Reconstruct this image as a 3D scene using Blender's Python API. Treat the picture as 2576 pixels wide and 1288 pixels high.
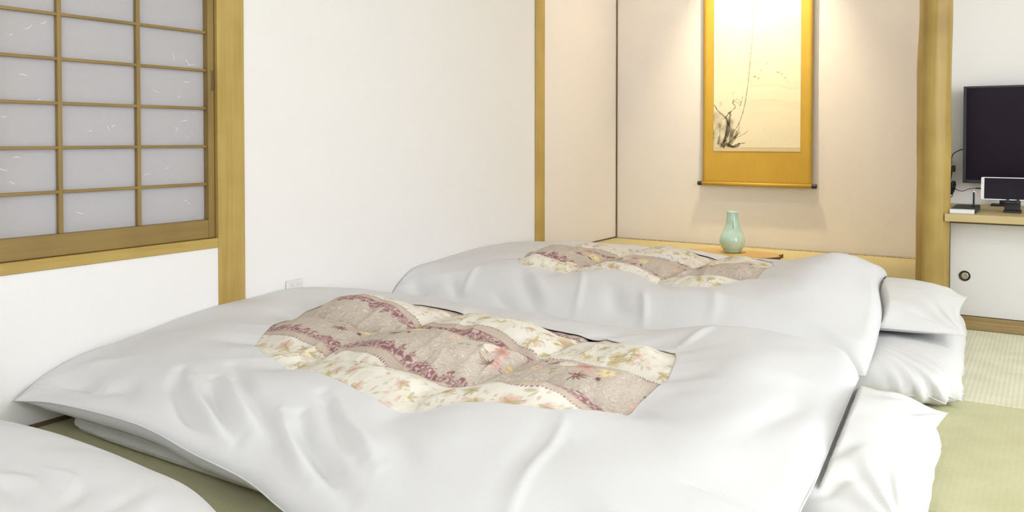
import bpy, bmesh, math, random
import numpy as np
from mathutils import Vector, Matrix
random.seed(7)
rng = np.random.default_rng(11)

for o in list(bpy.data.objects):
    bpy.data.objects.remove(o, do_unlink=True)
SC = bpy.context.scene
COL = SC.collection
PI = math.pi

# ------------------------------------------------------------------ camera
cam_d = bpy.data.cameras.new('camera')
cam_d.sensor_fit = 'HORIZONTAL'
cam_d.sensor_width = 36.0
cam_d.lens = 2108.0 / 2576.0 * 36.0
cam_d.shift_y = -0.0977
cam_d.clip_start = 0.02
cam = bpy.data.objects.new('camera', cam_d)
COL.objects.link(cam)
cam.location = (0, 0, 0.82)
cam.rotation_euler = (math.radians(90 - 1.2), 0, math.radians(32.7))
SC.camera = cam

# ------------------------------------------------------------------ world, exposure
W = bpy.data.worlds.new('world')
SC.world = W
W.use_nodes = True
W.cycles.sampling_method = 'NONE'
W.node_tree.nodes['Background'].inputs[0].default_value = (0.55, 0.62, 0.80, 1)
W.node_tree.nodes['Background'].inputs[1].default_value = 0.55
VS = SC.view_settings
VS.view_transform = 'Standard'
VS.look = 'None'
VS.gamma = 1.0
VS.use_curve_mapping = False
VS.exposure = 0.57
CY = SC.cycles
CY.max_bounces = 6; CY.diffuse_bounces = 4; CY.glossy_bounces = 3; CY.transmission_bounces = 4; CY.transparent_max_bounces = 6
CY.caustics_reflective = False; CY.caustics_refractive = False
CY.use_adaptive_sampling = True; CY.adaptive_threshold = 0.08; CY.adaptive_min_samples = 20
LAMP_STRENGTH = 10.5     # pendant lamp shades
LAMP_COLOR = (0.945, 0.962, 1.0)
SPOT_WATTS = 78.0        # alcove picture lamp

# daylight is an unseen area light, added outside the added window
FILL_WATTS = 84.0
dl = bpy.data.lights.new('fill_daylight', 'AREA')
dl.shape = 'RECTANGLE'; dl.size = 3.8; dl.size_y = 1.6; dl.energy = FILL_WATTS; dl.color = (0.915, 0.955, 1.0)
dlo = bpy.data.objects.new('fill_daylight', dl); COL.objects.link(dlo)
dlo.location = (2.90, 1.2, 1.22)
dlo.rotation_euler = (math.radians(90), 0, math.radians(90))

# ------------------------------------------------------------------ helpers
def tag(o, label=None, cat=None, group=None, kind=None):
    if label: o['label'] = label
    if cat: o['category'] = cat
    if group: o['group'] = group
    if kind: o['kind'] = kind
    return o

def empty(name, loc=(0, 0, 0), rz=0):
    o = bpy.data.objects.new(name, None)
    o.empty_display_size = 0.1
    COL.objects.link(o)
    o.location = loc
    o.rotation_euler = (0, 0, rz)
    return o

def link(name, me, mat=None, parent=None, smooth=False):
    if mat is not None and len(me.materials) == 0:
        me.materials.append(mat)
    if smooth:
        me.polygons.foreach_set('use_smooth', [True] * len(me.polygons))
    o = bpy.data.objects.new(name, me)
    COL.objects.link(o)
    if parent is not None:
        o.parent = parent
        if parent.location.length or parent.rotation_euler.z:
            o.matrix_parent_inverse = (Matrix.Translation(parent.location) @ parent.rotation_euler.to_matrix().to_4x4()).inverted()
    return o

def bm_obj(name, bm, mat, parent=None, smooth=False):
    me = bpy.data.meshes.new(name)
    bmesh.ops.recalc_face_normals(bm, faces=bm.faces[:])
    bm.to_mesh(me)
    bm.free()
    return link(name, me, mat, parent, smooth)

def add_box(bm, x0, x1, y0, y1, z0, z1, bev=0.0, seg=1):
    vs = [bm.verts.new(p) for p in ((x0,y0,z0),(x1,y0,z0),(x1,y1,z0),(x0,y1,z0),(x0,y0,z1),(x1,y0,z1),(x1,y1,z1),(x0,y1,z1))]
    fs = [bm.faces.new([vs[i] for i in f]) for f in ((0,3,2,1),(4,5,6,7),(0,1,5,4),(1,2,6,5),(2,3,7,6),(3,0,4,7))]
    if bev > 0:
        es = set(e for f in fs for e in f.edges)
        bmesh.ops.bevel(bm, geom=list(es), offset=bev, segments=seg, profile=0.5, affect='EDGES')

def box(name, x0, x1, y0, y1, z0, z1, mat, parent=None, bev=0.0, seg=1):
    bm = bmesh.new()
    add_box(bm, x0, x1, y0, y1, z0, z1, bev, seg)
    return bm_obj(name, bm, mat, parent)

def boxes(name, lst, mat, parent=None):
    bm = bmesh.new()
    for b in lst:
        add_box(bm, *b)
    return bm_obj(name, bm, mat, parent)

def catmull(pts, n, closed=False):
    P = np.array(pts, float)
    if closed:
        Q = np.vstack([P[-1], P, P[0], P[1]])
        segs = len(P)
    else:
        Q = np.vstack([2*P[0]-P[1], P, 2*P[-1]-P[-2]])
        segs = len(P) - 1
    out = []
    for i in range(segs):
        a, b, c, d = Q[i:i+4]
        t = np.linspace(0, 1, 24, endpoint=False)[:, None]
        out.append(0.5*((2*b)+(-a+c)*t+(2*a-5*b+4*c-d)*t*t+(-a+3*b-3*c+d)*t**3))
    out = np.vstack(out + ([] if closed else [P[-1:]]))
    if closed:
        out = np.vstack([out, out[:1]])
    d = np.r_[0, np.cumsum(np.linalg.norm(np.diff(out, axis=0), axis=1))]
    s = np.linspace(0, d[-1], n, endpoint=not closed)
    return np.stack([np.interp(s, d, out[:, k]) for k in range(out.shape[1])], 1)

def tube_mesh(bm, pts, r, sides=8, closed=False, cap=True):
    P = [Vector(p) for p in pts]
    n = len(P)
    rr = r if hasattr(r, '__len__') else [r]*n
    rings = []
    up = Vector((0.13, 0.21, 0.97))
    for i in range(n):
        a = P[i-1] if (i > 0 or closed) else P[i]
        b = P[(i+1) % n] if (i < n-1 or closed) else P[i]
        t = (b-a).normalized()
        u = up - t*up.dot(t)
        if u.length < 1e-3:
            u = Vector((1, 0, 0)) - t*t.x
        u.normalize()
        v = t.cross(u)
        up = u
        rings.append([bm.verts.new(P[i] + (u*math.cos(k*2*PI/sides) + v*math.sin(k*2*PI/sides))*rr[i]) for k in range(sides)])
    m = n if closed else n-1
    for i in range(m):
        A, B = rings[i], rings[(i+1) % n]
        for k in range(sides):
            bm.faces.new((A[k], A[(k+1) % sides], B[(k+1) % sides], B[k]))
    if cap and not closed:
        bm.faces.new(rings[0][::-1]); bm.faces.new(rings[-1])

def tube(name, pts, r, mat, parent=None, sides=8, n=None, closed=False):
    if n:
        pts = catmull(pts, n, closed)
    bm = bmesh.new()
    tube_mesh(bm, pts, r, sides, closed)
    return bm_obj(name, bm, mat, parent, True)

def lathe_mesh(bm, prof, c, seg=40, axis='Z'):
    rings = []
    for r, z in prof:
        ring = []
        for k in range(seg):
            a = 2*PI*k/seg
            p = (r*math.cos(a), r*math.sin(a), z)
            if axis == 'Y': p = (p[0], p[2], p[1])
            if axis == 'X': p = (p[2], p[0], p[1])
            ring.append(bm.verts.new((c[0]+p[0], c[1]+p[1], c[2]+p[2])))
        rings.append(ring)
    for A, B in zip(rings, rings[1:]):
        for k in range(seg):
            bm.faces.new((A[k], A[(k+1) % seg], B[(k+1) % seg], B[k]))
    bm.faces.new(rings[0][::-1]); bm.faces.new(rings[-1])

def lathe(name, prof, c, mat, parent=None, seg=40, axis='Z', smooth=True):
    bm = bmesh.new()
    lathe_mesh(bm, prof, c, seg, axis)
    return bm_obj(name, bm, mat, parent, smooth)

def grid_mesh(name, V, wrap=False, colors=None):
    """V: (n, m, 3) array of rings -> quads; wrap closes the second axis."""
    n, m = V.shape[:2]
    idx = np.arange(n*m).reshape(n, m)
    if wrap:
        a = idx[:-1]; b = np.roll(idx, -1, 1)[:-1]; c = np.roll(idx, -1, 1)[1:]; d = idx[1:]
    else:
        a = idx[:-1, :-1]; b = idx[:-1, 1:]; c = idx[1:, 1:]; d = idx[1:, :-1]
    F = np.stack([a, b, c, d], -1).reshape(-1, 4)
    me = bpy.data.meshes.new(name)
    me.vertices.add(n*m); me.loops.add(F.size); me.polygons.add(len(F))
    me.vertices.foreach_set('co', V.reshape(-1).astype(np.float32))
    me.loops.foreach_set('vertex_index', F.reshape(-1).astype(np.int32))
    me.polygons.foreach_set('loop_start', np.arange(0, F.size, 4, dtype=np.int32))
    me.polygons.foreach_set('use_smooth', np.ones(len(F), bool))
    me.update(calc_edges=True)
    if colors is not None:
        at = me.color_attributes.new('print', 'FLOAT_COLOR', 'POINT')
        c4 = np.ones((n*m, 4), np.float32); c4[:, :3] = colors.reshape(-1, 3)
        at.data.foreach_set('color', c4.reshape(-1))
    return me

def smoothstep(e0, e1, x):
    t = np.clip((x-e0)/(e1-e0), 0, 1)
    return t*t*(3-2*t)

class Noise2:
    """smooth random field over the plane"""
    def __init__(self, seed, cell):
        self.g = np.random.default_rng(seed).uniform(-1, 1, (97, 97)); self.c = cell
    def __call__(self, x, y):
        u = np.asarray(x)/self.c; v = np.asarray(y)/self.c
        i = np.floor(u).astype(int); j = np.floor(v).astype(int)
        fu = u-i; fv = v-j
        fu = fu**3*(fu*(fu*6-15)+10); fv = fv**3*(fv*(fv*6-15)+10)
        i0 = i % 97; j0 = j % 97; i1 = (i+1) % 97; j1 = (j+1) % 97
        g = self.g
        return (g[i0, j0]*(1-fu)+g[i1, j0]*fu)*(1-fv)+(g[i0, j1]*(1-fu)+g[i1, j1]*fu)*fv

class TPS:
    """thin plate surface through measured heights"""
    def __init__(self, pts, lam=2e-4):
        P = np.array(pts, float); self.p = P[:, :2]
        n = len(P)
        K = self.U(np.linalg.norm(self.p[:, None]-self.p[None], axis=2)) + lam*np.eye(n)
        L = np.zeros((n+3, n+3)); L[:n, :n] = K; L[:n, n] = 1; L[:n, n+1:] = self.p; L[n, :n] = 1; L[n+1:, :n] = self.p.T
        self.w = np.linalg.solve(L, np.r_[P[:, 2], 0, 0, 0])
    @staticmethod
    def U(r):
        r = np.maximum(r, 1e-9)
        return r*r*np.log(r)
    def __call__(self, x, y):
        sh = np.shape(x); X = np.stack([np.ravel(x), np.ravel(y)], 1)
        out = self.w[-3] + X@self.w[-2:]
        for q, w in zip(self.p, self.w[:-3]):
            out += w*self.U(np.hypot(X[:, 0]-q[0], X[:, 1]-q[1]))
        return out.reshape(sh)

def seg_field(x, y, pts, width, taper=True):
    """gaussian of the distance to a polyline, fading at both ends"""
    P = catmull(pts, 24) if len(pts) > 2 else np.linspace(pts[0], pts[1], 12)
    best = np.full(np.shape(x), 1e9); tt = np.zeros(np.shape(x))
    n = len(P)-1
    for i in range(n):
        a, b = P[i], P[i+1]; d = b-a; L = max(d@d, 1e-12)
        t = np.clip(((x-a[0])*d[0]+(y-a[1])*d[1])/L, 0, 1)
        q = np.hypot(x-a[0]-t*d[0], y-a[1]-t*d[1])
        m = q < best
        best = np.where(m, q, best); tt = np.where(m, (i+t)/n, tt)
    g = np.exp(-(best/width)**2)
    return g*np.sin(PI*np.clip(tt, .06, .94))**.6 if taper else g

def folds(x, y, lst):
    z = np.zeros(np.shape(x))
    for pts, amp, wd in lst:
        z += amp*seg_field(x, y, pts, wd)
    return z

# ------------------------------------------------------------------ materials
def nodes(name):
    m = bpy.data.materials.new(name)
    m.use_nodes = True
    nt = m.node_tree
    return m, nt, nt.nodes['Principled BSDF']

def setin(b, **k):
    for n, v in k.items():
        b.inputs[n.replace('_', ' ')].default_value = v

def plain(name, col, rough=0.5, metal=0.0, spec=0.5, coat=0.0, var=0.04, scale=30):
    m, nt, b = nodes(name)
    tc = nt.nodes.new('ShaderNodeTexCoord'); no = nt.nodes.new('ShaderNodeTexNoise')
    no.inputs['Scale'].default_value = scale; no.inputs['Detail'].default_value = 3
    nt.links.new(tc.outputs['Object'], no.inputs['Vector'])
    mx = nt.nodes.new('ShaderNodeMix'); mx.data_type = 'RGBA'
    mx.inputs['A'].default_value = (*[c*(1-var) for c in col], 1); mx.inputs['B'].default_value = (*[min(1, c*(1+var)) for c in col], 1)
    nt.links.new(no.outputs['Fac'], mx.inputs['Factor']); nt.links.new(mx.outputs['Result'], b.inputs['Base Color'])
    setin(b, Roughness=rough, Metallic=metal, Coat_Weight=coat)
    b.inputs['Specular IOR Level'].default_value = spec
    return m

def add_bump(nt, b, scale, strength, dist=0.002, detail=3, vec=None, kind='noise'):
    t = nt.nodes.new('ShaderNodeTexNoise')
    t.inputs['Scale'].default_value = scale; t.inputs['Detail'].default_value = detail
    if vec is None:
        tc = nt.nodes.new('ShaderNodeTexCoord'); vec = tc.outputs['Object']
    nt.links.new(vec, t.inputs['Vector'])
    bp = nt.nodes.new('ShaderNodeBump'); bp.inputs['Strength'].default_value = strength; bp.inputs['Distance'].default_value = dist
    nt.links.new(t.outputs['Fac'], bp.inputs['Height']); nt.links.new(bp.outputs['Normal'], b.inputs['Normal'])
    return t

def cloth_mat(name, col, rough=0.9):
    m, nt, b = nodes(name)
    setin(b, Roughness=rough, Base_Color=(*col, 1), Sheen_Weight=0.0)
    b.inputs['Specular IOR Level'].default_value = 0.15
    tc = nt.nodes.new('ShaderNodeTexCoord'); no = nt.nodes.new('ShaderNodeTexNoise')
    no.inputs['Scale'].default_value = 300; no.inputs['Detail'].default_value = 1
    nt.links.new(tc.outputs['Object'], no.inputs['Vector'])
    mx = nt.nodes.new('ShaderNodeMix'); mx.data_type = 'RGBA'
    mx.inputs['A'].default_value = (*[c*.985 for c in col], 1); mx.inputs['B'].default_value = (*[min(1, c*1.015) for c in col], 1)
    nt.links.new(no.outputs['Fac'], mx.inputs['Factor']); nt.links.new(mx.outputs['Result'], b.inputs['Base Color'])
    return m

def paper_wall(name, col, bump=0.25, sc=220):
    m, nt, b = nodes(name)
    setin(b, Roughness=0.85)
    b.inputs['Specular IOR Level'].default_value = 0.2
    t = add_bump(nt, b, sc, bump, 0.002, 2)
    mx = nt.nodes.new('ShaderNodeMix'); mx.data_type = 'RGBA'
    mx.inputs['A'].default_value = (*[c*.97 for c in col], 1); mx.inputs['B'].default_value = (*col, 1)
    nt.links.new(t.outputs['Fac'], mx.inputs['Factor']); nt.links.new(mx.outputs['Result'], b.inputs['Base Color'])
    return m

def wood_mat(name, dark, light, axis='Z', rough=0.45, fine=1.0):
    m, nt, b = nodes(name)
    tc = nt.nodes.new('ShaderNodeTexCoord'); mp = nt.nodes.new('ShaderNodeMapping')
    s = [60*fine]*3
    s['XYZ'.index(axis)] = 2.2*fine
    mp.inputs['Scale'].default_value = s
    nt.links.new(tc.outputs['Object'], mp.inputs['Vector'])
    n1 = nt.nodes.new('ShaderNodeTexNoise'); n1.inputs['Scale'].default_value = 1.0; n1.inputs['Detail'].default_value = 6
    n1.inputs['Distortion'].default_value = 0.6
    nt.links.new(mp.outputs['Vector'], n1.inputs['Vector'])
    n2 = nt.nodes.new('ShaderNodeTexNoise'); n2.inputs['Scale'].default_value = 5.0; n2.inputs['Detail'].default_value = 2
    nt.links.new(tc.outputs['Object'], n2.inputs['Vector'])
    ad = nt.nodes.new('ShaderNodeMath'); ad.operation = 'MULTIPLY_ADD'; ad.inputs[1].default_value = 0.45
    nt.links.new(n1.outputs['Fac'], ad.inputs[0])
    sc = nt.nodes.new('ShaderNodeMath'); sc.operation = 'MULTIPLY'; sc.inputs[1].default_value = 0.55
    nt.links.new(n2.outputs['Fac'], sc.inputs[0]); nt.links.new(sc.outputs[0], ad.inputs[2])
    cr = nt.nodes.new('ShaderNodeValToRGB')
    cr.color_ramp.elements[0].position = 0.30; cr.color_ramp.elements[0].color = (*dark, 1)
    cr.color_ramp.elements[1].position = 0.70; cr.color_ramp.elements[1].color = (*light, 1)
    nt.links.new(ad.outputs[0], cr.inputs['Fac']); nt.links.new(cr.outputs['Color'], b.inputs['Base Color'])
    setin(b, Roughness=rough)
    b.inputs['Specular IOR Level'].default_value = 0.35
    bp = nt.nodes.new('ShaderNodeBump'); bp.inputs['Strength'].default_value = 0.12; bp.inputs['Distance'].default_value = 0.001
    nt.links.new(n1.outputs['Fac'], bp.inputs['Height']); nt.links.new(bp.outputs['Normal'], b.inputs['Normal'])
    return m

def tatami_mat_mat(name, c0, c1, along='Y', rib=0.0145, con=0.10, bump=0.3):
    """rush weave: soft ribs along one direction, fine stalks across them"""
    m, nt, b = nodes(name)
    tc = nt.nodes.new('ShaderNodeTexCoord'); sp = nt.nodes.new('ShaderNodeSeparateXYZ')
    nt.links.new(tc.outputs['Object'], sp.inputs[0])
    A, B = ('X', 'Y') if along == 'Y' else ('Y', 'X')
    mu = nt.nodes.new('ShaderNodeMath'); mu.operation = 'MULTIPLY'; mu.inputs[1].default_value = 2*PI/rib
    nt.links.new(sp.outputs[A], mu.inputs[0])
    sn = nt.nodes.new('ShaderNodeMath'); sn.operation = 'SINE'; nt.links.new(mu.outputs[0], sn.inputs[0])
    mp = nt.nodes.new('ShaderNodeMapping')
    sc = [90, 90, 90]; sc[0 if B == 'X' else 1] = 700
    mp.inputs['Scale'].default_value = sc
    nt.links.new(tc.outputs['Object'], mp.inputs['Vector'])
    no = nt.nodes.new('ShaderNodeTexNoise'); no.inputs['Scale'].default_value = 1; no.inputs['Detail'].default_value = 2
    nt.links.new(mp.outputs['Vector'], no.inputs['Vector'])
    big = nt.nodes.new('ShaderNodeTexNoise'); big.inputs['Scale'].default_value = 9; nt.links.new(tc.outputs['Object'], big.inputs['Vector'])
    a1 = nt.nodes.new('ShaderNodeMath'); a1.operation = 'MULTIPLY_ADD'; a1.inputs[1].default_value = con
    nt.links.new(sn.outputs[0], a1.inputs[0]); nt.links.new(no.outputs['Fac'], a1.inputs[2])
    a2 = nt.nodes.new('ShaderNodeMath'); a2.operation = 'MULTIPLY_ADD'; a2.inputs[1].default_value = 0.5
    nt.links.new(big.outputs['Fac'], a2.inputs[0]); nt.links.new(a1.outputs[0], a2.inputs[2])
    cr = nt.nodes.new('ShaderNodeValToRGB')
    cr.color_ramp.elements[0].position = 0.40; cr.color_ramp.elements[0].color = (*c0, 1)
    cr.color_ramp.elements[1].position = 1.05; cr.color_ramp.elements[1].color = (*c1, 1)
    nt.links.new(a2.outputs[0], cr.inputs['Fac']); nt.links.new(cr.outputs['Color'], b.inputs['Base Color'])
    bp = nt.nodes.new('ShaderNodeBump'); bp.inputs['Strength'].default_value = bump; bp.inputs['Distance'].default_value = 0.0015
    nt.links.new(a1.outputs[0], bp.inputs['Height']); nt.links.new(bp.outputs['Normal'], b.inputs['Normal'])
    setin(b, Roughness=0.6)
    b.inputs['Specular IOR Level'].default_value = 0.3
    return m

def print_mat(name, rough=0.8, weave=300):
    m, nt, b = nodes(name)
    at = nt.nodes.new('ShaderNodeAttribute'); at.attribute_name = 'print'
    tc = nt.nodes.new('ShaderNodeTexCoord')
    no = nt.nodes.new('ShaderNodeTexNoise'); no.inputs['Scale'].default_value = weave; no.inputs['Detail'].default_value = 3
    nt.links.new(tc.outputs['Object'], no.inputs['Vector'])
    mr = nt.nodes.new('ShaderNodeMapRange'); mr.inputs['To Min'].default_value = 0.88; mr.inputs['To Max'].default_value = 1.10
    nt.links.new(no.outputs['Fac'], mr.inputs['Value'])
    mx = nt.nodes.new('ShaderNodeMix'); mx.data_type = 'RGBA'; mx.blend_type = 'MULTIPLY'; mx.inputs['Factor'].default_value = 1
    nt.links.new(at.outputs['Color'], mx.inputs['A']); nt.links.new(mr.outputs['Result'], mx.inputs['B'])
    nt.links.new(mx.outputs['Result'], b.inputs['Base Color'])
    setin(b, Roughness=rough)
    b.inputs['Specular IOR Level'].default_value = 0.25
    return m

def emit_mat(name, col, strength):
    m, nt, b = nodes(name)
    setin(b, Base_Color=(*col, 1), Emission_Color=(*col, 1), Emission_Strength=strength)
    return m

def shoji_mat(name):
    m, nt, b = nodes(name)
    out = nt.nodes['Material Output']
    tc = nt.nodes.new('ShaderNodeTexCoord')
    t = add_bump(nt, b, 60, 0.15, 0.001, 4, tc.outputs['Object'])
    mx0 = nt.nodes.new('ShaderNodeMix'); mx0.data_type = 'RGBA'
    mx0.inputs['A'].default_value = (0.62, 0.595, 0.595, 1); mx0.inputs['B'].default_value = (0.68, 0.65, 0.655, 1)
    nt.links.new(t.outputs['Fac'], mx0.inputs['Factor']); nt.links.new(mx0.outputs['Result'], b.inputs['Base Color'])
    setin(b, Roughness=0.8)
    b.inputs['Specular IOR Level'].default_value = 0.2
    tr = nt.nodes.new('ShaderNodeBsdfTranslucent'); tr.inputs['Color'].default_value = (0.8, 0.8, 0.82, 1)
    mx = nt.nodes.new('ShaderNodeMixShader'); mx.inputs[0].default_value = 0.38
    nt.links.new(b.outputs[0], mx.inputs[1]); nt.links.new(tr.outputs[0], mx.inputs[2]); nt.links.new(mx.outputs[0], out.inputs['Surface'])
    return m

def glass_mat(name):
    m, nt, b = nodes(name)
    setin(b, Roughness=0.05, Base_Color=(0.9, 0.95, 0.95, 1), Transmission_Weight=1.0)
    return m

M = {}
M['cover'] = cloth_mat('white_cotton_cover', (0.755, 0.755, 0.772))
M['sheet'] = cloth_mat('white_cotton_sheet', (0.775, 0.77, 0.775))
M['pillow'] = cloth_mat('white_pillow_cotton', (0.745, 0.742, 0.735))
M['wall'] = paper_wall('white_wallpaper', (0.88, 0.862, 0.848))
M['alcove'] = paper_wall('beige_wallpaper', (0.86, 0.805, 0.745))
M['ceil'] = paper_wall('ceiling_board', (0.84, 0.83, 0.80), 0.1, 80)
M['wood_z'] = wood_mat('yellow_wood_upright', (0.40, 0.265, 0.072), (0.55, 0.40, 0.125), 'Z')
M['wood_y'] = wood_mat('yellow_wood_lengthwise', (0.40, 0.265, 0.072), (0.55, 0.40, 0.125), 'Y')
M['wood_x'] = wood_mat('yellow_wood_crosswise', (0.44, 0.31, 0.12), (0.58, 0.44, 0.19), 'X')
M['shoji_z'] = wood_mat('lattice_wood_upright', (0.225, 0.145, 0.045), (0.325, 0.22, 0.07), 'Z')
M['shoji_y'] = wood_mat('lattice_wood_lengthwise', (0.225, 0.145, 0.045), (0.325, 0.22, 0.07), 'Y')
M['log'] = wood_mat('polished_log_wood', (0.30, 0.19, 0.040), (0.50, 0.355, 0.105), 'Z', 0.4, 0.5)
M['shelf'] = wood_mat('pale_shelf_wood', (0.52, 0.40, 0.19), (0.62, 0.50, 0.26), 'X')
M['slab'] = wood_mat('honey_slab_wood', (0.56, 0.33, 0.08), (0.72, 0.47, 0.15), 'X', 0.35)
M['bark'] = wood_mat('dark_bark', (0.10, 0.055, 0.025), (0.22, 0.13, 0.06), 'X', 0.8)
M['trim_dark'] = wood_mat('dark_brown_trim', (0.13, 0.085, 0.04), (0.21, 0.14, 0.07), 'Z', 0.6)
M['threshold'] = wood_mat('threshold_wood', (0.27, 0.18, 0.075), (0.42, 0.30, 0.13), 'X')
M['tatami_far'] = tatami_mat_mat('pale_rush_weave', (0.62, 0.60, 0.42), (0.88, 0.86, 0.68), 'Y', 0.0145)
M['tatami_near'] = tatami_mat_mat('green_rush_weave', (0.52, 0.505, 0.295), (0.68, 0.66, 0.42), 'Y', 0.0145, 0.025, 0.10)
M['tatami_toko'] = tatami_mat_mat('alcove_rush_weave', (0.52, 0.45, 0.20), (0.70, 0.61, 0.33), 'X', 0.0145)
M['shoji'] = shoji_mat('shoji_paper')
M['fibre'] = plain('paper_fibre_white', (0.97, 0.97, 0.97), 0.8)
M['black'] = plain('black_plastic', (0.012, 0.012, 0.016), 0.4)
M['bezel'] = plain('dark_grey_bezel', (0.028, 0.030, 0.036), 0.45)
M['screen'] = plain('switched_off_screen', (0.010, 0.005, 0.013), 0.30, spec=0.16, var=0.0)
M['white_pl'] = plain('white_plastic', (0.82, 0.82, 0.83), 0.35)
M['outlet'] = plain('outlet_plastic', (0.76, 0.75, 0.74), 0.45)
M['socket'] = plain('outlet_slot', (0.50, 0.49, 0.48), 0.5)
M['chrome'] = plain('bright_metal', (0.8, 0.8, 0.8), 0.2, 1.0)
M['alu'] = plain('window_aluminium', (0.30, 0.27, 0.24), 0.4, 0.8)
M['pull_cup'] = plain('brushed_pull_cup', (0.42, 0.38, 0.28), 0.35, 0.6)
M['fusuma'] = paper_wall('fusuma_paper', (0.80, 0.79, 0.775), 0.3, 260)
_m, _nt, _b = nodes('window_pane')
setin(_b, Roughness=0.02, Base_Color=(0.9, 0.95, 0.95, 1))
_tr = _nt.nodes.new('ShaderNodeBsdfTransparent'); _mx = _nt.nodes.new('ShaderNodeMixShader'); _mx.inputs[0].default_value = 0.93
_nt.links.new(_b.outputs[0], _mx.inputs[1]); _nt.links.new(_tr.outputs[0], _mx.inputs[2]); _nt.links.new(_mx.outputs[0], _nt.nodes['Material Output'].inputs['Surface'])
M['pane'] = _m
M['gold'] = wood_mat('gold_scroll_silk', (0.55, 0.345, 0.045), (0.63, 0.40, 0.06), 'Z', 0.7, 4.0)
M['print'] = print_mat('floral_print_cotton')
M['ink'] = print_mat('ink_painting_silk', 0.8, 500)

# celadon glaze
_m, _nt, _b = nodes('celadon_glaze')
setin(_b, Roughness=0.12, Coat_Weight=0.6, Coat_Roughness=0.05)
_t = _nt.nodes.new('ShaderNodeTexNoise'); _t.inputs['Scale'].default_value = 14; _t.inputs['Detail'].default_value = 4
_tc = _nt.nodes.new('ShaderNodeTexCoord'); _nt.links.new(_tc.outputs['Object'], _t.inputs['Vector'])
_cr = _nt.nodes.new('ShaderNodeValToRGB')
_cr.color_ramp.elements[0].position = .3; _cr.color_ramp.elements[0].color = (0.47, 0.69, 0.58, 1)
_cr.color_ramp.elements[1].position = .75; _cr.color_ramp.elements[1].color = (0.62, 0.82, 0.73, 1)
_nt.links.new(_t.outputs['Fac'], _cr.inputs['Fac']); _nt.links.new(_cr.outputs['Color'], _b.inputs['Base Color'])
M['celadon'] = _m

# dotted braid of the alcove mat
_m, _nt, _b = nodes('brocade_mat_border')
setin(_b, Roughness=0.8)
_tc = _nt.nodes.new('ShaderNodeTexCoord')
_v = _nt.nodes.new('ShaderNodeTexVoronoi'); _v.inputs['Scale'].default_value = 190
_nt.links.new(_tc.outputs['Object'], _v.inputs['Vector'])
_cr = _nt.nodes.new('ShaderNodeValToRGB')
_cr.color_ramp.elements[0].position = .25; _cr.color_ramp.elements[0].color = (0.10, 0.07, 0.035, 1)
_cr.color_ramp.elements[1].position = .55; _cr.color_ramp.elements[1].color = (0.50, 0.42, 0.28, 1)
_nt.links.new(_v.outputs['Distance'], _cr.inputs['Fac']); _nt.links.new(_cr.outputs['Color'], _b.inputs['Base Color'])
M['border'] = _m

# ------------------------------------------------------------------ room shell
XL = -2.413          # face of the left wall
XR = 2.70            # right wall
YF = -1.55           # wall behind the photographer
YT = 4.06            # front line of the alcove
YB = 5.036           # back wall of the alcove
YTV = 4.69           # wall behind the television
ZC = 2.38            # ceiling
ZT = 0.164           # raised alcove floor
XP = -0.45           # partition between the alcove and the television niche

# floor: timber base with the mats as pieces
fl = box('floor', XL-0.1, XR+0.1, YF-0.1, YB+0.1, -0.09, -0.032, M['trim_dark'])
tag(fl, 'tatami floor of pale green rush mats', None, None, 'structure')
rows = [(-1.55, -0.72), (-0.72, 0.20), (0.20, 1.12), (1.12, 2.04), (2.04, 2.965), (2.965, 4.075)]
cols = [(-2.413, -2.0), (-2.0, -1.08), (-1.08, -0.16+0.0), (-0.16, 0.76), (0.76, 1.72), (1.72, 2.70)]
for r, (a, b) in enumerate(rows):
    for c, (p, q) in enumerate(cols):
        if c == 2: q = -0.42
        if c == 3: p = -0.42
        bm = bmesh.new()
        add_box(bm, p+0.0012, q-0.0012, a+0.0012, b-0.0012, -0.032, 0.0, 0.003, 2)
        o = bm_obj('tatami_mat', bm, M['tatami_far'] if r == 5 else M['tatami_near'], fl)

# left wall with the window opening (y 0.2..1.882, z 0.441..1.75)
WY0, WY1, WZ0, WZ1 = 0.30, 1.890, 0.446, 1.80
wl = boxes('wall_left', [
    (XL-0.16, XL, YF-0.1, WY0, -0.03, ZC),
    (XL-0.16, XL, WY0, WY1, -0.03, WZ0),
    (XL-0.16, XL, WY0, WY1, WZ1, ZC),
    (XL-0.16, XL, WY1, YT+0.03, -0.03, ZC)], M['wall'])
tag(wl, 'white papered wall with the shoji window', None, None, 'structure')
wf = box('wall_front', XL-0.1, XR+0.1, YF-0.1, YF, -0.03, ZC, M['wall']); tag(wf, 'white wall behind the beds', None, None, 'structure')
RW0, RW1, RZ0, RZ1 = -0.70, 3.10, 0.42, 2.02
wr = boxes('wall_right', [(XR, XR+0.1, YF-0.1, RW0, -0.03, ZC), (XR, XR+0.1, RW1, YB+0.1, -0.03, ZC), (XR, XR+0.1, RW0, RW1, -0.03, RZ0), (XR, XR+0.1, RW0, RW1, RZ1, ZC)], M['wall']); tag(wr, 'white wall on the right side', None, None, 'structure')
ce = box('ceiling', XL-0.16, XR+0.1, YF-0.1, YB+0.1, ZC, ZC+0.08, M['ceil']); tag(ce, 'pale ceiling boards', None, None, 'structure')
wal = box('wall_alcove_left', XL-0.16, XL, YT+0.03, YB, -0.03, ZC, M['alcove']); tag(wal, 'cream side wall of the alcove', None, None, 'structure')
wab = box('wall_alcove_back', XL-0.16, XP, YB, YB+0.1, -0.03, ZC, M['alcove']); tag(wab, 'beige back wall of the alcove behind the scroll', None, None, 'structure')
war = box('wall_alcove_right', XP-0.02, XP+0.02, YT+0.05, YB, -0.03, ZC, M['alcove']); tag(war, 'thin partition beside the log post', None, None, 'structure')
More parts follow.
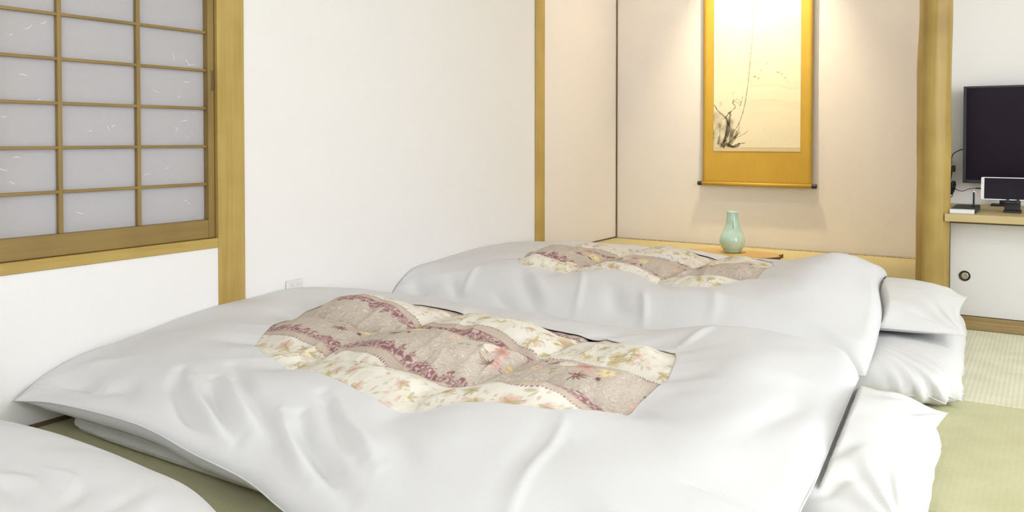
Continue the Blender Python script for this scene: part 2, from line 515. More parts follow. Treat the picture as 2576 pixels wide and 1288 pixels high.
wtv = box('wall_niche', XP+0.02, XR, YTV, YTV+0.1, -0.03, ZC, M['wall']); tag(wtv, 'white wall behind the television', None, None, 'structure')
wdr = box('wall_drop', XL, XP, YT-0.02, YT+0.05, 2.02, ZC, M['wall']); tag(wdr, 'short wall hanging above the alcove', None, None, 'structure')

# skirting of the left wall
bb = box('baseboard_left', XL, XL+0.006, YF, 3.99, 0.0, 0.012, M['trim_dark'])
tag(bb, 'thin dark strip along the foot of the left wall', None, None, 'structure')

trim_n = [0]
def trim(lst, mat, label, bev=0.003, parts=None):
    trim_n[0] += 1
    bm = bmesh.new()
    for b_ in lst:
        add_box(bm, *b_, bev, 1)
    o = bm_obj('trim_%d' % trim_n[0], bm, mat)
    return tag(o, label, None, None, 'structure')

trim([(XL-0.10, XL+0.005, 1.880, 1.994, 0.0, ZC)], M['wood_z'], 'wide yellow wooden post beside the shoji window')
trim([(XL-0.10, XL+0.010, 3.992, 4.090, 0.0, ZC)], M['wood_z'], 'narrow yellow post between white wall and alcove')
trim([(XL-0.10, XL+0.005, WY0-0.1, 1.8795, 0.4435, 0.4770)], M['wood_y'], 'yellow wooden sill under the shoji window', 0.002)
trim([(XL-0.10, XL+0.005, WY0-0.1, 1.8795, WZ1-0.04, WZ1)], M['wood_y'], 'yellow wooden head rail above the shoji window')
trim([(XL-0.10, XL+0.005, WY0-0.1, WY0, 0.4775, WZ1-0.041)], M['wood_z'], 'yellow wooden jamb at the far end of the shoji window')
trim([(XL, XL+0.008, YB-0.008, YB, ZT+0.001, ZC)], M['trim_dark'], 'thin dark strip down the alcove corner', 0.001)
trim([(XL, XL+0.005, YT+0.05, YB-0.009, ZT+0.001, ZT+0.008)], M['trim_dark'], 'thin dark strip along the foot of the alcove side wall', 0.001)
trim([(XL+0.012, XP-0.04, YT-0.05, YT+0.05, 1.93, 2.02)], M['wood_x'], 'wooden lintel over the alcove')
trim([(XL+0.0005, XP-0.03, YT-0.045, YT+0.045, 0.0, ZT)], M['wood_x'], 'wooden front beam of the raised alcove floor', 0.006)

# alcove floor: base, mat and its brocade border
fa = box('floor_alcove', XL+0.0005, XP-0.021, YT+0.046, YB-0.0005, -0.03, ZT-0.02, M['trim_dark'])
tag(fa, 'raised tatami floor of the alcove', None, None, 'structure')
box('tatami_mat', XL+0.001, XP-0.022, YT+0.047, YB-0.031, ZT-0.02, ZT, M['tatami_toko'], fa, 0.003)
box('mat_border', XL+0.009, XP-0.022, YB-0.030, YB-0.001, ZT-0.02, ZT+0.004, M['border'], fa, 0.002)

# log post
def log_post():
    n, m = 90, 48
    zs = np.linspace(0, ZC-0.001, n)[:, None]; th = np.linspace(0, 2*PI, m, endpoint=False)[None]
    nz = Noise2(3, 0.35)
    r = 0.0665 + 0.0030*nz(zs*1.0+0*th, 2+np.cos(th)*0.35) + 0.0022*nz(zs*2.2, 9+np.sin(th)*.3) - 0.004*np.abs(np.sin(th*2+.5))**6
    cx = XP+0.024+0.004*nz(zs, 20)
    V = np.stack([cx+r*np.cos(th), YT+r*np.sin(th)*0.98+0*zs, zs+0*th], -1)
    me = grid_mesh('trim_post', V, True)
    trim_n[0] += 1
    o = link('trim_%d' % trim_n[0], me, M['log'])
    return tag(o, 'polished natural log post at the right of the alcove', None, None, 'structure')
log_post()

# ------------------------------------------------------------------ shoji window
sw = empty('window_1', (XL-0.05, 1.0, 0.477)); tag(sw, 'paper shoji screen with wooden lattice', None, None, 'structure')
XS = XL-0.010          # front face of the sliding screen
SY0, SY1 = 0.86, 1.8795
box('stile', XS-0.032, XS-0.006, 1.8772, SY1, 0.478, WZ1-0.042, M['trim_dark'], sw)  # dark strip filling the gap beside the post, coloured as its shade
box('stile', XS-0.030, XS, 1.8525, 1.8770, 0.478, WZ1-0.042, M['shoji_z'], sw, 0.002)
box('stile', XS-0.030, XS, SY0, SY0+0.036, 0.478, WZ1-0.042, M['shoji_z'], sw, 0.002)
box('bottom_rail', XS-0.030, XS-0.0008, SY0+0.0365, 1.8523, 0.478, 0.541, M['shoji_y'], sw, 0.002)
box('top_rail', XS-0.030, XS-0.0008, SY0+0.0365, 1.8523, WZ1-0.10, WZ1-0.042, M['shoji_y'], sw, 0.002)
ybars = [1.097, 1.3475, 1.599]
zbars = [0.6635+0.1296*k for k in range(9) if 0.6635+0.1296*k < WZ1-0.12]
for y in ybars:
    box('muntin', XS-0.024, XS-0.009, y-0.0065, y+0.0065, 0.5412, WZ1-0.1002, M['shoji_z'], sw, 0.001)
for z in zbars:
    box('muntin', XS-0.0235, XS-0.0105, SY0+0.0365, 1.8523, z-0.0045, z+0.0045, M['shoji_y'], sw, 0.001)
ye = [SY0+0.0366] + ybars + [1.8520]
ze = [0.5412] + zbars + [WZ1-0.1002]
for a, b in zip(ye, ye[1:]):
    for c, d in zip(ze, ze[1:]):
        box('pane', XS-0.0262, XS-0.0246, a+0.0003, b-0.0003, c+0.0003, d-0.0003, M['shoji'], sw)
# finger pull: a recessed slot with its rim
boxes('finger_pull', [(XS, XS+0.0012, 1.8650, 1.8665, 0.984, 1.052), (XS, XS+0.0012, 1.8730, 1.8745, 0.984, 1.052),
                      (XS, XS+0.0012, 1.8650, 1.8745, 1.050, 1.052), (XS, XS+0.0012, 1.8650, 1.8745, 0.984, 0.986),
                      (XS, XS+0.0004, 1.8665, 1.8730, 0.986, 1.050)], M['trim_dark'], sw)
# long pale fibres pressed into the paper
bm = bmesh.new()
fr = random.Random(5)
fib = [(1.30,1.15),(1.255,1.13),(1.215,1.11),(1.22,0.765),(1.21,0.70),(1.50,0.86),(1.515,0.855),(1.44,0.842),(1.73,1.10),(1.78,1.085),(1.79,1.065),(1.77,1.01),(1.75,0.955),
       (1.76,0.875),(1.74,0.858),(1.80,0.84),(1.78,0.825),(1.70,0.72),(1.77,0.61),(1.785,0.60),(1.24,1.0),(1.40,0.60),(1.60,0.63),(1.18,0.74),(1.62,0.50+.2),(1.19,.88),(1.29,.93),(1.66,.98),(1.81,.91),(1.2,1.3),(1.45,1.35),(1.7,1.3),(1.0,1.0),(.95,.8)]
for y, z in fib:
    L = fr.uniform(0.010, 0.030); a = fr.uniform(-0.9, 0.5); bend = fr.uniform(-0.6, 0.6)
    pts = []
    p = np.array([y, z])
    for k in range(7):
        pts.append((XS-0.0244, p[0], p[1]))
        p = p + (L/6)*np.array([math.cos(a), math.sin(a)]); a += bend/3
    tube_mesh(bm, pts, [0.0003, .0008, .0010, .0010, .0010, .0008, .0003], 5)
tag(bm_obj('paper_fibre', bm, M['fibre'], sw, True), kind='stuff')

# outer sash of the window behind the paper
ow = empty('window_2', (XL-0.12, 1.0, 0.477)); tag(ow, 'outer glazed sash behind the shoji paper', None, None, 'structure')
for y0, y1 in ((WY0, WY0+0.05), (1.12, 1.215), (1.84, 1.885)):
    box('sash_stile', XL-0.105, XL-0.055, y0, y1, 0.477, WZ1-0.041, M['alu'], ow)
for z0, z1 in ((0.477, 0.53), (WZ1-0.09, WZ1-0.041)):
    for a, b in ((WY0+0.0505, 1.1195), (1.2155, 1.8395)):
        box('sash_rail', XL-0.105, XL-0.055, a, b, z0, z1, M['alu'], ow)
for a, b in ((WY0+0.0505, 1.1195), (1.2155, 1.8395)):
    box('glass_pane', XL-0.082, XL-0.078, a, b, 0.5305, WZ1-0.0905, M['pane'], ow)

# wide daylight window added to the unseen right wall to brighten the room
rw = empty('added_window_3', (XR+0.05, 1.2, RZ0)); tag(rw, 'unseen wide glazed window added in the right wall for fill light', None, None, 'structure')
for k in range(5):
    y = RW0+(RW1-RW0-0.04)*k/4
    box('mullion', XR+0.03, XR+0.07, y, y+0.04, RZ0, RZ1, M['alu'], rw)
    if k < 4:
        y2 = RW0+(RW1-RW0-0.04)*(k+1)/4
        box('rail', XR+0.031, XR+0.069, y+0.0402, y2-0.0002, RZ0, RZ0+0.04, M['alu'], rw)
        box('rail', XR+0.031, XR+0.069, y+0.0402, y2-0.0002, RZ1-0.04, RZ1, M['alu'], rw)
        box('pane', XR+0.048, XR+0.052, y+0.0402, y2-0.0002, RZ0+0.0402, RZ1-0.0402, M['pane'], rw)

# wall outlet
ol = empty('wall_outlet', (XL, 2.22, 0.266)); tag(ol, 'small white power outlet on the wall above the bed', 'outlet')
box('plate', XL, XL+0.011, 2.181, 2.262, 0.249, 0.284, M['outlet'], ol, 0.003, 2)
for y in (2.203, 2.240):
    s_ = box('socket', XL+0.0112, XL+0.0122, y-0.011, y+0.011, 0.256, 0.277, M['outlet'], ol, 0.0004)
    box('slot', XL+0.0122, XL+0.0126, y-0.005, y-0.003, 0.262, 0.271, M['socket'], s_)
    box('slot', XL+0.0122, XL+0.0126, y+0.003, y+0.005, 0.262, 0.271, M['socket'], s_)

# ------------------------------------------------------------------ television niche
YD = 4.135
d1 = empty('door_1', (0.2, YD, 0.046)); tag(d1, 'white paper sliding door of the low cupboard', None, None, 'structure')
box('door_panel', -0.3655, 0.62, YD, YD+0.022, 0.048, 0.450, M['fusuma'], d1, 0.002)
pl = lathe('door_pull', [(0.0205, 0), (0.0225, -0.0015), (0.0220, -0.004), (0.0195, -0.0045), (0.0165, -0.0035), (0.0155, -0.0008)], (-0.3065, YD, 0.2205), M['black'], d1, 40, 'Y')
lathe('pull_cup', [(0.0155, -0.0009), (0.0150, -0.0030), (0.010, -0.0024), (0.004, -0.0020)], (-0.3065, YD, 0.2205), M['pull_cup'], pl, 40, 'Y')
d2 = empty('door_2', (1.1, YD, 0.046)); tag(d2, 'second paper sliding door of the low cupboard', None, None, 'structure')
box('door_panel', 0.60, XR-0.001, YD+0.026, YD+0.048, 0.048, 0.450, M['fusuma'], d2, 0.002)
pl2 = lathe('door_pull', [(0.0205, 0), (0.0225, -0.0015), (0.0220, -0.004), (0.0195, -0.0045), (0.0165, -0.0035), (0.0155, -0.0008)], (2.50, YD+0.026, 0.2205), M['black'], d2, 40, 'Y')
trim([(-0.380, -0.3665, YD-0.004, YD+0.03, 0.046, 0.4535)], M['trim_dark'], 'thin dark frame at the left of the cupboard door', 0.001)
trim([(-0.365, XR, YD-0.006, YD+0.06, 0.4505, 0.4650)], M['trim_dark'], 'dark rail above the cupboard doors', 0.001)
# ribbed threshold
bm = bmesh.new()
prof = [(4.077, 0.0), (4.077, 0.020), (4.081, 0.024), (4.093, 0.024), (4.096, 0.030), (4.101, 0.033), (4.112, 0.033), (4.114, 0.029), (4.118, 0.029), (4.120, 0.043), (4.124, 0.046), (4.20, 0.046), (4.20, 0.0)]
A = [bm.verts.new((-0.366, y, z)) for y, z in prof]; B = [bm.verts.new((XR, y, z)) for y, z in prof]
for i in range(len(prof)):
    j = (i+1) % len(prof)
    bm.faces.new((A[i], A[j], B[j], B[i]))
bm.faces.new(A[::-1]); bm.faces.new(B)
trim_n[0] += 1
tag(bm_obj('trim_%d' % trim_n[0], bm, M['threshold']), 'ribbed wooden threshold below the cupboard doors', None, None, 'structure')

# shelf board, notched round the log post
ZS = 0.498
bm = bmesh.new()
outl = [(-0.376, 4.015), (XR-0.001, 4.015), (XR-0.001, YTV-0.001), (XP+0.021, YTV-0.001), (XP+0.021, 4.135), (-0.374, 4.135), (-0.357, 4.10), (-0.352, 4.07), (-0.356, 4.04)]
A = [bm.verts.new((x, y, ZS-0.032)) for x, y in outl]; B = [bm.verts.new((x, y, ZS)) for x, y in outl]
for i in range(len(outl)):
    j = (i+1) % len(outl)
    bm.faces.new((A[i], A[j], B[j], B[i]))
bm.faces.new(A[::-1]); bm.faces.new(B)
sb = empty('shelf_board', (0.6, 4.35, ZS-0.032)); tag(sb, 'pale wooden shelf board carrying the television beside the log post', 'shelf')
bm_obj('board', bm, M['shelf'], sb)
box('edge_strip', -0.3762, XR-0.001, 4.012, 4.0149, ZS-0.032, ZS-0.0002, M['shelf'], sb, 0.0008)

# television
YV = 4.60
tv = empty('television', (0.05, YV, ZS)); tag(tv, 'black flat television standing on the pale shelf', 'television')
TX0, TX1, TZ0, TZ1 = -0.355, 0.475, 0.604, 1.071
box('housing', TX0+0.004, TX1-0.004, YV+0.012, YV+0.045, TZ0+0.004, TZ1-0.004, M['black'], tv, 0.006, 2)
for a in ((TX0, TX0+0.013, TZ0, TZ1), (TX1-0.013, TX1, TZ0, TZ1), (TX0+0.0132, TX1-0.0132, TZ0, TZ0+0.017), (TX0+0.0132, TX1-0.0132, TZ1-0.010, TZ1)):
    box('bezel', a[0], a[1], YV, YV+0.0118, a[2], a[3], M['bezel'], tv, 0.0015)
box('screen', TX0+0.0134, TX1-0.0134, YV+0.004, YV+0.0115, TZ0+0.0172, TZ1-0.0102, M['screen'], tv)
box('neck', 0.01, 0.11, YV+0.012, YV+0.04, ZS+0.012, TZ0+0.003, M['black'], tv, 0.003)
for sx in (-0.235, 0.245):
    box('foot', sx, sx+0.10, YV-0.02, YV+0.065, ZS+0.0003, ZS+0.010, M['black'], tv, 0.003)
    box('strut', sx+0.035, sx+0.06, YV+0.014, YV+0.035, ZS+0.010, TZ0+0.006, M['black'], tv, 0.002)

# tablet on a stand
tb = empty('tablet', (-0.15, 4.205, ZS)); tag(tb, 'white tablet lying sideways on its dark stand', 'tablet')
def tilt_obj(o, ang, piv):
    T = Matrix.Translation(piv) @ Matrix.Rotation(ang, 4, 'X') @ Matrix.Translation(-Vector(piv))
    o.data.transform(T)
TLT = math.radians(-12)
pv = (-0.15, 4.20, 0.552)
def round_plate(name, x0, x1, z0, z1, y0, y1, r, mat, parent):
    bm = bmesh.new()
    pts = []
    for cx, cz, a0 in ((x1-r, z1-r, 0), (x0+r, z1-r, 90), (x0+r, z0+r, 180), (x1-r, z0+r, 270)):
        for k in range(7):
            a = math.radians(a0+15*k)
            pts.append((cx+r*math.cos(a), cz+r*math.sin(a)))
    A = [bm.verts.new((x, y0, z)) for x, z in pts]; B = [bm.verts.new((x, y1, z)) for x, z in pts]
    for i in range(len(pts)):
        j = (i+1) % len(pts)
        bm.faces.new((A[i], A[j], B[j], B[i]))
    bm.faces.new(A); bm.faces.new(B[::-1])
    return bm_obj(name, bm, mat, parent)
o = round_plate('body', -0.253, -0.047, 0.552, 0.652, 4.196, 4.204, 0.006, M['white_pl'], tb); tilt_obj(o, TLT, pv)
o = box('display', -0.240, -0.060, 4.1952, 4.1958, 0.5565, 0.6480, M['screen'], tb); tilt_obj(o, TLT, pv)
o = lathe('camera_lens', [(0.0012, -0.0002), (0.0012, -0.0006), (0.0004, -0.0007)], (-0.2475, 4.196, 0.625), M['bezel'], tb, 12, 'Y'); tilt_obj(o, TLT, pv)
ts = empty('tablet_stand', (-0.133, 4.24, ZS)); tag(ts, 'small dark stand holding the tablet up', 'stand')
box('base', -0.168, -0.100, 4.20, 4.29, ZS+0.0003, ZS+0.009, M['bezel'], ts, 0.002)
box('back', -0.164, -0.104, 4.232, 4.240, ZS+0.009, ZS+0.085, M['bezel'], ts, 0.002)
box('ledge', -0.164, -0.104, 4.186, 4.232, ZS+0.043, ZS+0.0505, M['bezel'], ts, 0.001)
for x in (-0.156, -0.118):
    box('hook', x, x+0.011, 4.182, 4.1905, ZS+0.043, ZS+0.060, M['bezel'], ts, 0.001)

# little boxes at the shelf's end
o = box('white_box', -0.361, -0.268, 4.035, 4.085, ZS+0.0003, ZS+0.018, M['white_pl'], None, 0.002); tag(o, 'flat white box at the front left end of the shelf', 'box')
bk = box('black_box', -0.358, -0.262, 4.088, 4.33, ZS+0.0003, ZS+0.021, M['bezel'], None, 0.002); tag(bk, 'flat black box lying behind the flat white box', 'box')
pn = empty('pen', (-0.279, 4.19, ZS+0.0215)); tag(pn, 'black pen with silver tip standing upright on black box', 'pen')
lathe('barrel', [(0.0052, 0), (0.0048, 0.004), (0.0040, 0.010), (0.0040, 0.060), (0.0036, 0.063)], (-0.279, 4.19, ZS+0.0215), M['black'], pn, 14)
lathe('cap', [(0.0037, 0.0632), (0.0042, 0.065), (0.0042, 0.069), (0.0022, 0.0715)], (-0.279, 4.19, ZS+0.0215), M['chrome'], pn, 14)
tube('clip', [(-0.2745, 4.187, ZS+0.088), (-0.2725, 4.187, ZS+0.086), (-0.2728, 4.187, ZS+0.066), (-0.2742, 4.187, ZS+0.062)], 0.0009, M['chrome'], pn, 6, 12)

# power adapter and leads on the wall
ad = empty('power_adapter', (-0.408, YTV, 0.655)); tag(ad, 'black power adapter plugged into the wall beside the post', 'adapter')
box('body', -0.438, -0.394, YTV-0.040, YTV-0.0005, 0.655, 0.686, M['black'], ad, 0.002)
tube('lead', [(-0.408, YTV-0.03, 0.6545), (-0.410, YTV-0.028, 0.63), (-0.4135, YTV-0.02, 0.606)], 0.0022, M['black'], ad, 8, 16)
tube('strain_relief', [(-0.408, YTV-0.03, 0.656), (-0.4085, YTV-0.03, 0.645)], 0.0036, M['black'], ad, 8)
tl = empty('television_lead', (-0.38, YTV-0.04, 0.75)); tag(tl, 'thin black lead curving from the television edge', 'cable')
tube('wire', [(-0.345, YV+0.03, 0.770), (-0.372, YV+0.03, 0.762), (-0.398, YV+0.035, 0.745), (-0.408, YV+0.04, 0.722)], 0.0024, M['black'], tl, 8, 28)
tube('plug', [(-0.408, YV+0.04, 0.724), (-0.4095, YV+0.04, 0.712), (-0.4095, YV+0.04, 0.700), (-0.4095, YV+0.04, 0.6935)], [0.0030, 0.0046, 0.0050, 0.0048], M['black'], tl, 10)
cb = empty('cable_bundle', (-0.41, YTV-0.025, 0.56)); tag(cb, 'coiled bundle of black charging cable beside the post', 'cable')
for k in range(5):
    dx = -0.006+0.003*k
    tube('coil', [(-0.420+dx, YTV-0.03-0.002*k, 0.545), (-0.414+dx, YTV-0.034, 0.575), (-0.402+dx, YTV-0.03, 0.603), (-0.396+dx*.5, YTV-0.026, 0.606), (-0.398+dx, YTV-0.022, 0.585), (-0.408+dx, YTV-0.02, 0.55)], 0.0027, M['black'], cb, 7, 40, True)
tube('tie', [(-0.416, YTV-0.036, 0.572), (-0.398, YTV-0.036, 0.582), (-0.397, YTV-0.016, 0.582), (-0.416, YTV-0.016, 0.572)], 0.004, M['black'], cb, 8, 24, True)
tube('loop', [(-0.424, YTV-0.03, 0.555), (-0.420, YTV-0.032, 0.535), (-0.408, YTV-0.032, 0.530), (-0.402, YTV-0.03, 0.545), (-0.404, YTV-0.028, 0.562)], 0.0018, M['black'], cb, 7, 28)
tube('lead', [(-0.402, YTV-0.03, 0.578), (-0.38, YTV-0.06, 0.567), (-0.35, YTV-0.16, 0.568), (-0.318, 4.40, 0.585), (-0.285, 4.26, 0.597), (-0.262, 4.212, 0.600)], 0.0018, M['black'], cb, 7, 50)
tube('connector', [(-0.274, 4.230, 0.5995), (-0.2535, 4.2075, 0.6005)], 0.0032, M['bezel'], cb, 8)

# ------------------------------------------------------------------ hanging scroll
YS = 5.000
hs = empty('hanging_scroll', (-1.48, YS, 0.545)); tag(hs, 'tall gold hanging scroll with an ink painting in the alcove', 'scroll')
SX0, SX1, SZ0, SZ1 = -1.808, -1.155, 0.545, 1.98
PX0, PX1, PZ0, PZ1 = -1.741, -1.2205, 0.741, 1.75
def scroll_y(z):
    return YS + 0.010*np.sin((z-0.55)*2.2)*0.6
def scroll_sheet(name, x0, x1, z0, z1, off, thick, mat, nx, nz, colors=None):
    zs = np.linspace(z0, z1, nz)[:, None]; xs = np.linspace(x0, x1, nx)[None]
    wav = 0.0016*np.sin((xs-x0)/(SX1-SX0)*PI*1.0)
    F_ = np.stack([xs+0*zs, scroll_y(zs)+wav-off+0*xs, zs+0*xs], -1)
    me = grid_mesh(name, F_, False, colors)
    o = link(name, me, mat, hs)
    so = o.modifiers.new('thickness', 'SOLIDIFY'); so.thickness = thick; so.offset = 1 if False else -1
    return o
scroll_sheet('cloth_mount', SX0, SX1, SZ0, SZ1, 0.0, 0.0012, M['gold'], 30, 80)

def srgb(*c):
    c = np.array(c, float)/255
    return np.where(c <= 0.04045, c/12.92, ((c+0.055)/1.055)**2.4)

def paint_scroll():
    nx, nz = 262, 500
    x = np.linspace(0, PX1-PX0, nx)[None]+np.zeros((nz, 1)); z = np.linspace(0, PZ1-PZ0, nz)[:, None]+np.zeros((1, nx))
    img = np.ones((nz, nx, 3))*srgb(240, 230, 200)
    n1 = Noise2(1, 0.12); n2 = Noise2(2, 0.03); n3 = Noise2(4, 0.008); n4 = Noise2(6, 0.004)
    def ink(mask, col, k=1.0):
        m = np.clip(mask*k, 0, 1)[..., None]
        img[:] = img*(1-m)+srgb(*col)*m
    img[:] *= (1+0.03*n1(x, z)+0.02*n3(x, z))[..., None]
    # pale mist bands
    for zz, wd, st in ((0.30, 0.008, .16), (0.275, 0.015, .10), (0.39, 0.008, .16), (0.42, .01, .1), (0.22, 0.02, .08)):
        ink(np.exp(-((z-zz-0.02*n1(x, 3))/wd)**2)*smoothstep(0.15, 0.25, x), (196, 170, 116), st)
    ink(1-smoothstep(0.020, 0.0235, z), (206, 176, 112), .55)
    ink(np.exp(-((z-0.0235)/0.0018)**2), (150, 122, 66), .5)
    def stroke(pts, w0, w1, col, k, dry=0.5, seed=0):
        P = catmull(pts, 40)
        best = np.full(x.shape, 9.0); tt = np.zeros(x.shape)
        for i in range(len(P)-1):
            a, b = P[i], P[i+1]; d = b-a; L = max(d@d, 1e-12)
            t = np.clip(((x-a[0])*d[0]+(z-a[1])*d[1])/L, 0, 1)
            q = np.hypot(x-a[0]-t*d[0], z-a[1]-t*d[1])
            m = q < best; best = np.where(m, q, best); tt = np.where(m, (i+t)/39, tt)
        w = w0+(w1-w0)*tt + 0.0015*n2(x*3+seed, z*3)
        ink((1-smoothstep(w*.6, w*1.1+.0008, best))*(1-dry*(0.5+0.5*n4(x+seed, z))), col, k)
    # grey washed rock
    rock = (1-smoothstep(0.055, 0.085, x+0.02*n2(x, z)))*(1-smoothstep(0.19, 0.235, z+0.03*n1(x, z)-0.2*x))*smoothstep(0.022, 0.03, z)
    ink(rock*(0.55+0.45*n2(x*1.5, z*.6))*(0.7+.3*n3(x, z)), (112, 98, 66), 1.15)
    rock2 = np.exp(-((x-0.10)/0.022)**2)*smoothstep(.07, .1, z)*(1-smoothstep(.18, .215, z))
    ink(rock2*(0.6+.4*n2(x, z)), (84, 72, 46), .95)
    # broad broken strokes over the rock
    for q_, (p0, p1) in enumerate((((.082, .20), (.070, .05)), ((.098, .17), (.078, .07)), ((.110, .15), (.100, .05)), ((.125, .13), (.095, .035)), ((.040, .16), (.030, .05)), ((.145, .12), (.110, .04)))):
        st_ = catmull([p0, ((p0[0]+p1[0])/2+.006, (p0[1]+p1[1])/2), p1], 12)
        g = np.zeros(x.shape)
        for i_ in range(11):
            aa, bb = st_[i_], st_[i_+1]; dd_ = bb-aa; tt_ = np.clip(((x-aa[0])*dd_[0]+(z-aa[1])*dd_[1])/(dd_@dd_), 0, 1)
            g = np.maximum(g, np.exp(-(np.hypot(x-aa[0]-tt_*dd_[0], z-aa[1]-tt_*dd_[1])/.0075)**2))
        ink(smoothstep(.25, .7, g*(.8+.5*n3(x+q_, z*.3))), (88, 76, 50), .62)
    # dark brush marks of orchid leaves
    K = (34, 28, 16)
    stroke([(0.004, 0.285), (0.03, 0.245), (0.075, 0.205), (0.088, 0.17), (0.080, 0.11), (0.066, 0.06)], .0022, .0075, K, .9, .4, 1)
    stroke([(0.075, 0.205), (0.10, 0.235), (0.118, 0.25), (0.14, 0.27)], .005, .001, K, .85, .5, 2)
    stroke([(0.092, 0.232), (0.105, 0.235), (0.100, 0.20), (0.095, 0.16)], .005, .008, K, .9, .6, 3)
    stroke([(0.09, 0.18), (0.10, 0.14), (0.085, 0.09), (0.065, 0.055)], .009, .004, K, .8, .7, 4)
    stroke([(0.045, 0.024), (0.10, 0.08), (0.155, 0.165), (0.185, 0.25), (0.205, 0.36), (0.22, 0.50), (0.238, 0.74), (0.24, 1.0)], .0035, .0016, (110, 92, 56), .75, .4, 5)
    stroke([(0.06, 0.024), (0.12, 0.07), (0.18, 0.10), (0.215, 0.125)], .006, .001, K, .6, .7, 6)
    stroke([(0.065, 0.03), (0.085, 0.045), (0.12, 0.030), (0.155, 0.045), (0.195, 0.052)], .010, .0015, K, .95, .45, 7)
    stroke([(0.05, 0.035), (0.07, 0.065), (0.08, 0.06)], .008, .003, K, .9, .5, 8)
    stroke([(0.09, 0.035), (0.13, 0.027), (0.155, 0.035), (0.16, 0.045)], .010, .005, K, .95, .5, 9)
    stroke([(0.10, 0.05), (0.15, 0.11), (0.16, 0.17)], .007, .002, (96, 82, 46), .7, .6, 10)
    stroke([(0.13, 0.085), (0.15, 0.10), (0.165, 0.115)], .009, .003, K, .8, .6, 11)
    stroke([(0.12, 0.29), (0.125, 0.33), (0.122, 0.36)], .0012, .0006, K, .6, .3, 12)
    stroke([(0.125, 0.31), (0.12, 0.295), (0.135, 0.275), (0.13, 0.262)], .004, .002, (86, 70, 38), .85, .5, 13)
    stroke([(0.165, 0.275), (0.172, 0.30), (0.18, 0.335)], .0035, .001, (86, 70, 38), .8, .4, 14)
    stroke([(0.13, 0.30), (0.145, 0.318), (0.165, 0.30), (0.155, 0.278)], .002, .0015, (168, 138, 74), .7, .4, 15)
    stroke([(0.135, 0.305), (0.15, 0.292), (0.162, 0.31)], .0015, .0015, (150, 124, 66), .7, .4, 16)
    # scattered blossoms further up
    for cx, cz, sx_, k in ((0.25, 0.448, .010, .75), (0.275, 0.438, .010, .6), (0.235, 0.425, .005, .5), (0.29, 0.485, .008, .45), (0.32, 0.525, .010, .5), (0.39, 0.47, .012, .55), (0.41, 0.46, .010, .4), (0.43, 0.435, .010, .45), (0.445, 0.41, .006, .4), (0.30, .505, .006, .4), (0.36, .55, .008, .35)):
        g = np.exp(-((x-cx)/sx_)**2-((z-cz)/(sx_*.7))**2)
        ink(smoothstep(.25, .6, g*(0.75+0.6*n3(x, z))), (160, 124, 52), k)
    # little seal at the left edge
    ink(((np.abs(x-0.044) < .0065) & (np.abs(z-0.29) < .012))*(0.6+.4*n4(x, z)), (196, 160, 100), .75)
    return np.clip(img, 0, 1)
scroll_sheet('painting', PX0, PX1, PZ0, PZ1, 0.0016, 0.0006, M['ink'], 262, 500, paint_scroll())
lathe('roller', [(0.0115, 0), (0.0115, SX1-SX0+0.004)], (SX0-0.002, YS-0.002, SZ0-0.002), M['gold'], hs, 24, 'X')
for x0 in (SX0-0.0285, SX1+0.0025):
    lathe('roller_knob', [(0.0125, 0), (0.0135, 0.002), (0.0130, 0.013), (0.0135, 0.024), (0.0125, 0.026)], (x0, YS-0.002, SZ0-0.002), M['bezel'], hs, 24, 'X')
lathe('top_rod', [(0.007, 0), (0.007, SX1-SX0+0.02)], (SX0-0.01, YS+0.002, SZ1), M['gold'], hs, 16, 'X')
tube('cord', [(-1.62, YS+0.002, SZ1+0.008), (-1.48, YS+0.02, SZ1+0.09), (-1.34, YS+0.002, SZ1+0.008)], 0.003, M['gold'], hs, 8, 20)

# ------------------------------------------------------------------ vase on its board
VB = (-1.488, 4.60)
ZB = ZT + 0.020
bm = bmesh.new()
outl = catmull([(-1.76, 4.50), (-1.70, 4.66), (-1.62, 4.715), (-1.48, 4.725), (-1.36, 4.715), (-1.245, 4.70), (-1.228, 4.655), (-1.236, 4.60), (-1.215, 4.55), (-1.30, 4.44), (-1.50, 4.40), (-1.68, 4.42)], 72, True)
A = [bm.verts.new((x, y, ZT+0.0005)) for x, y in outl]; B = [bm.verts.new((x, y, ZB)) for x, y in outl]
bm.faces.new(A[::-1]); bm.faces.new(B)
for i in range(72):
    j = (i+1) % 72
    f = bm.faces.new((A[i], A[j], B[j], B[i])); f.material_index = 1
me = bpy.data.meshes.new('display_board'); bmesh.ops.recalc_face_normals(bm, faces=bm.faces[:]); bm.to_mesh(me); bm.free()
me.materials.append(M['slab']); me.materials.append(M['bark'])
tag(link('display_board', me), 'honey coloured wooden slab with dark natural edge under the vase', 'board')
va = empty('vase', (VB[0], VB[1], ZB)); tag(va, 'pale green celadon vase with pear shaped body on wooden slab', 'vase')
vp = [(0.030, 0.0), (0.044, 0.0005), (0.047, 0.004), (0.0500, 0.012), (0.0620, 0.030), (0.0700, 0.050), (0.0715, 0.066), (0.0680, 0.085), (0.0585, 0.107), (0.0475, 0.128), (0.0400, 0.150), (0.0358, 0.172), (0.0338, 0.195), (0.0328, 0.214), (0.0335, 0.222), (0.0345, 0.2255), (0.0330, 0.2275), (0.0305, 0.2262), (0.0295, 0.220), (0.0285, 0.195), (0.020, 0.150)]
vd = catmull([(r, z) for r, z in vp], 70)
lathe('body', [(float(r), float(z)) for r, z in vd], (VB[0], VB[1], ZB+0.0006), M['celadon'], va, 64)
_a = math.atan2(-VB[1], -VB[0])+0.10
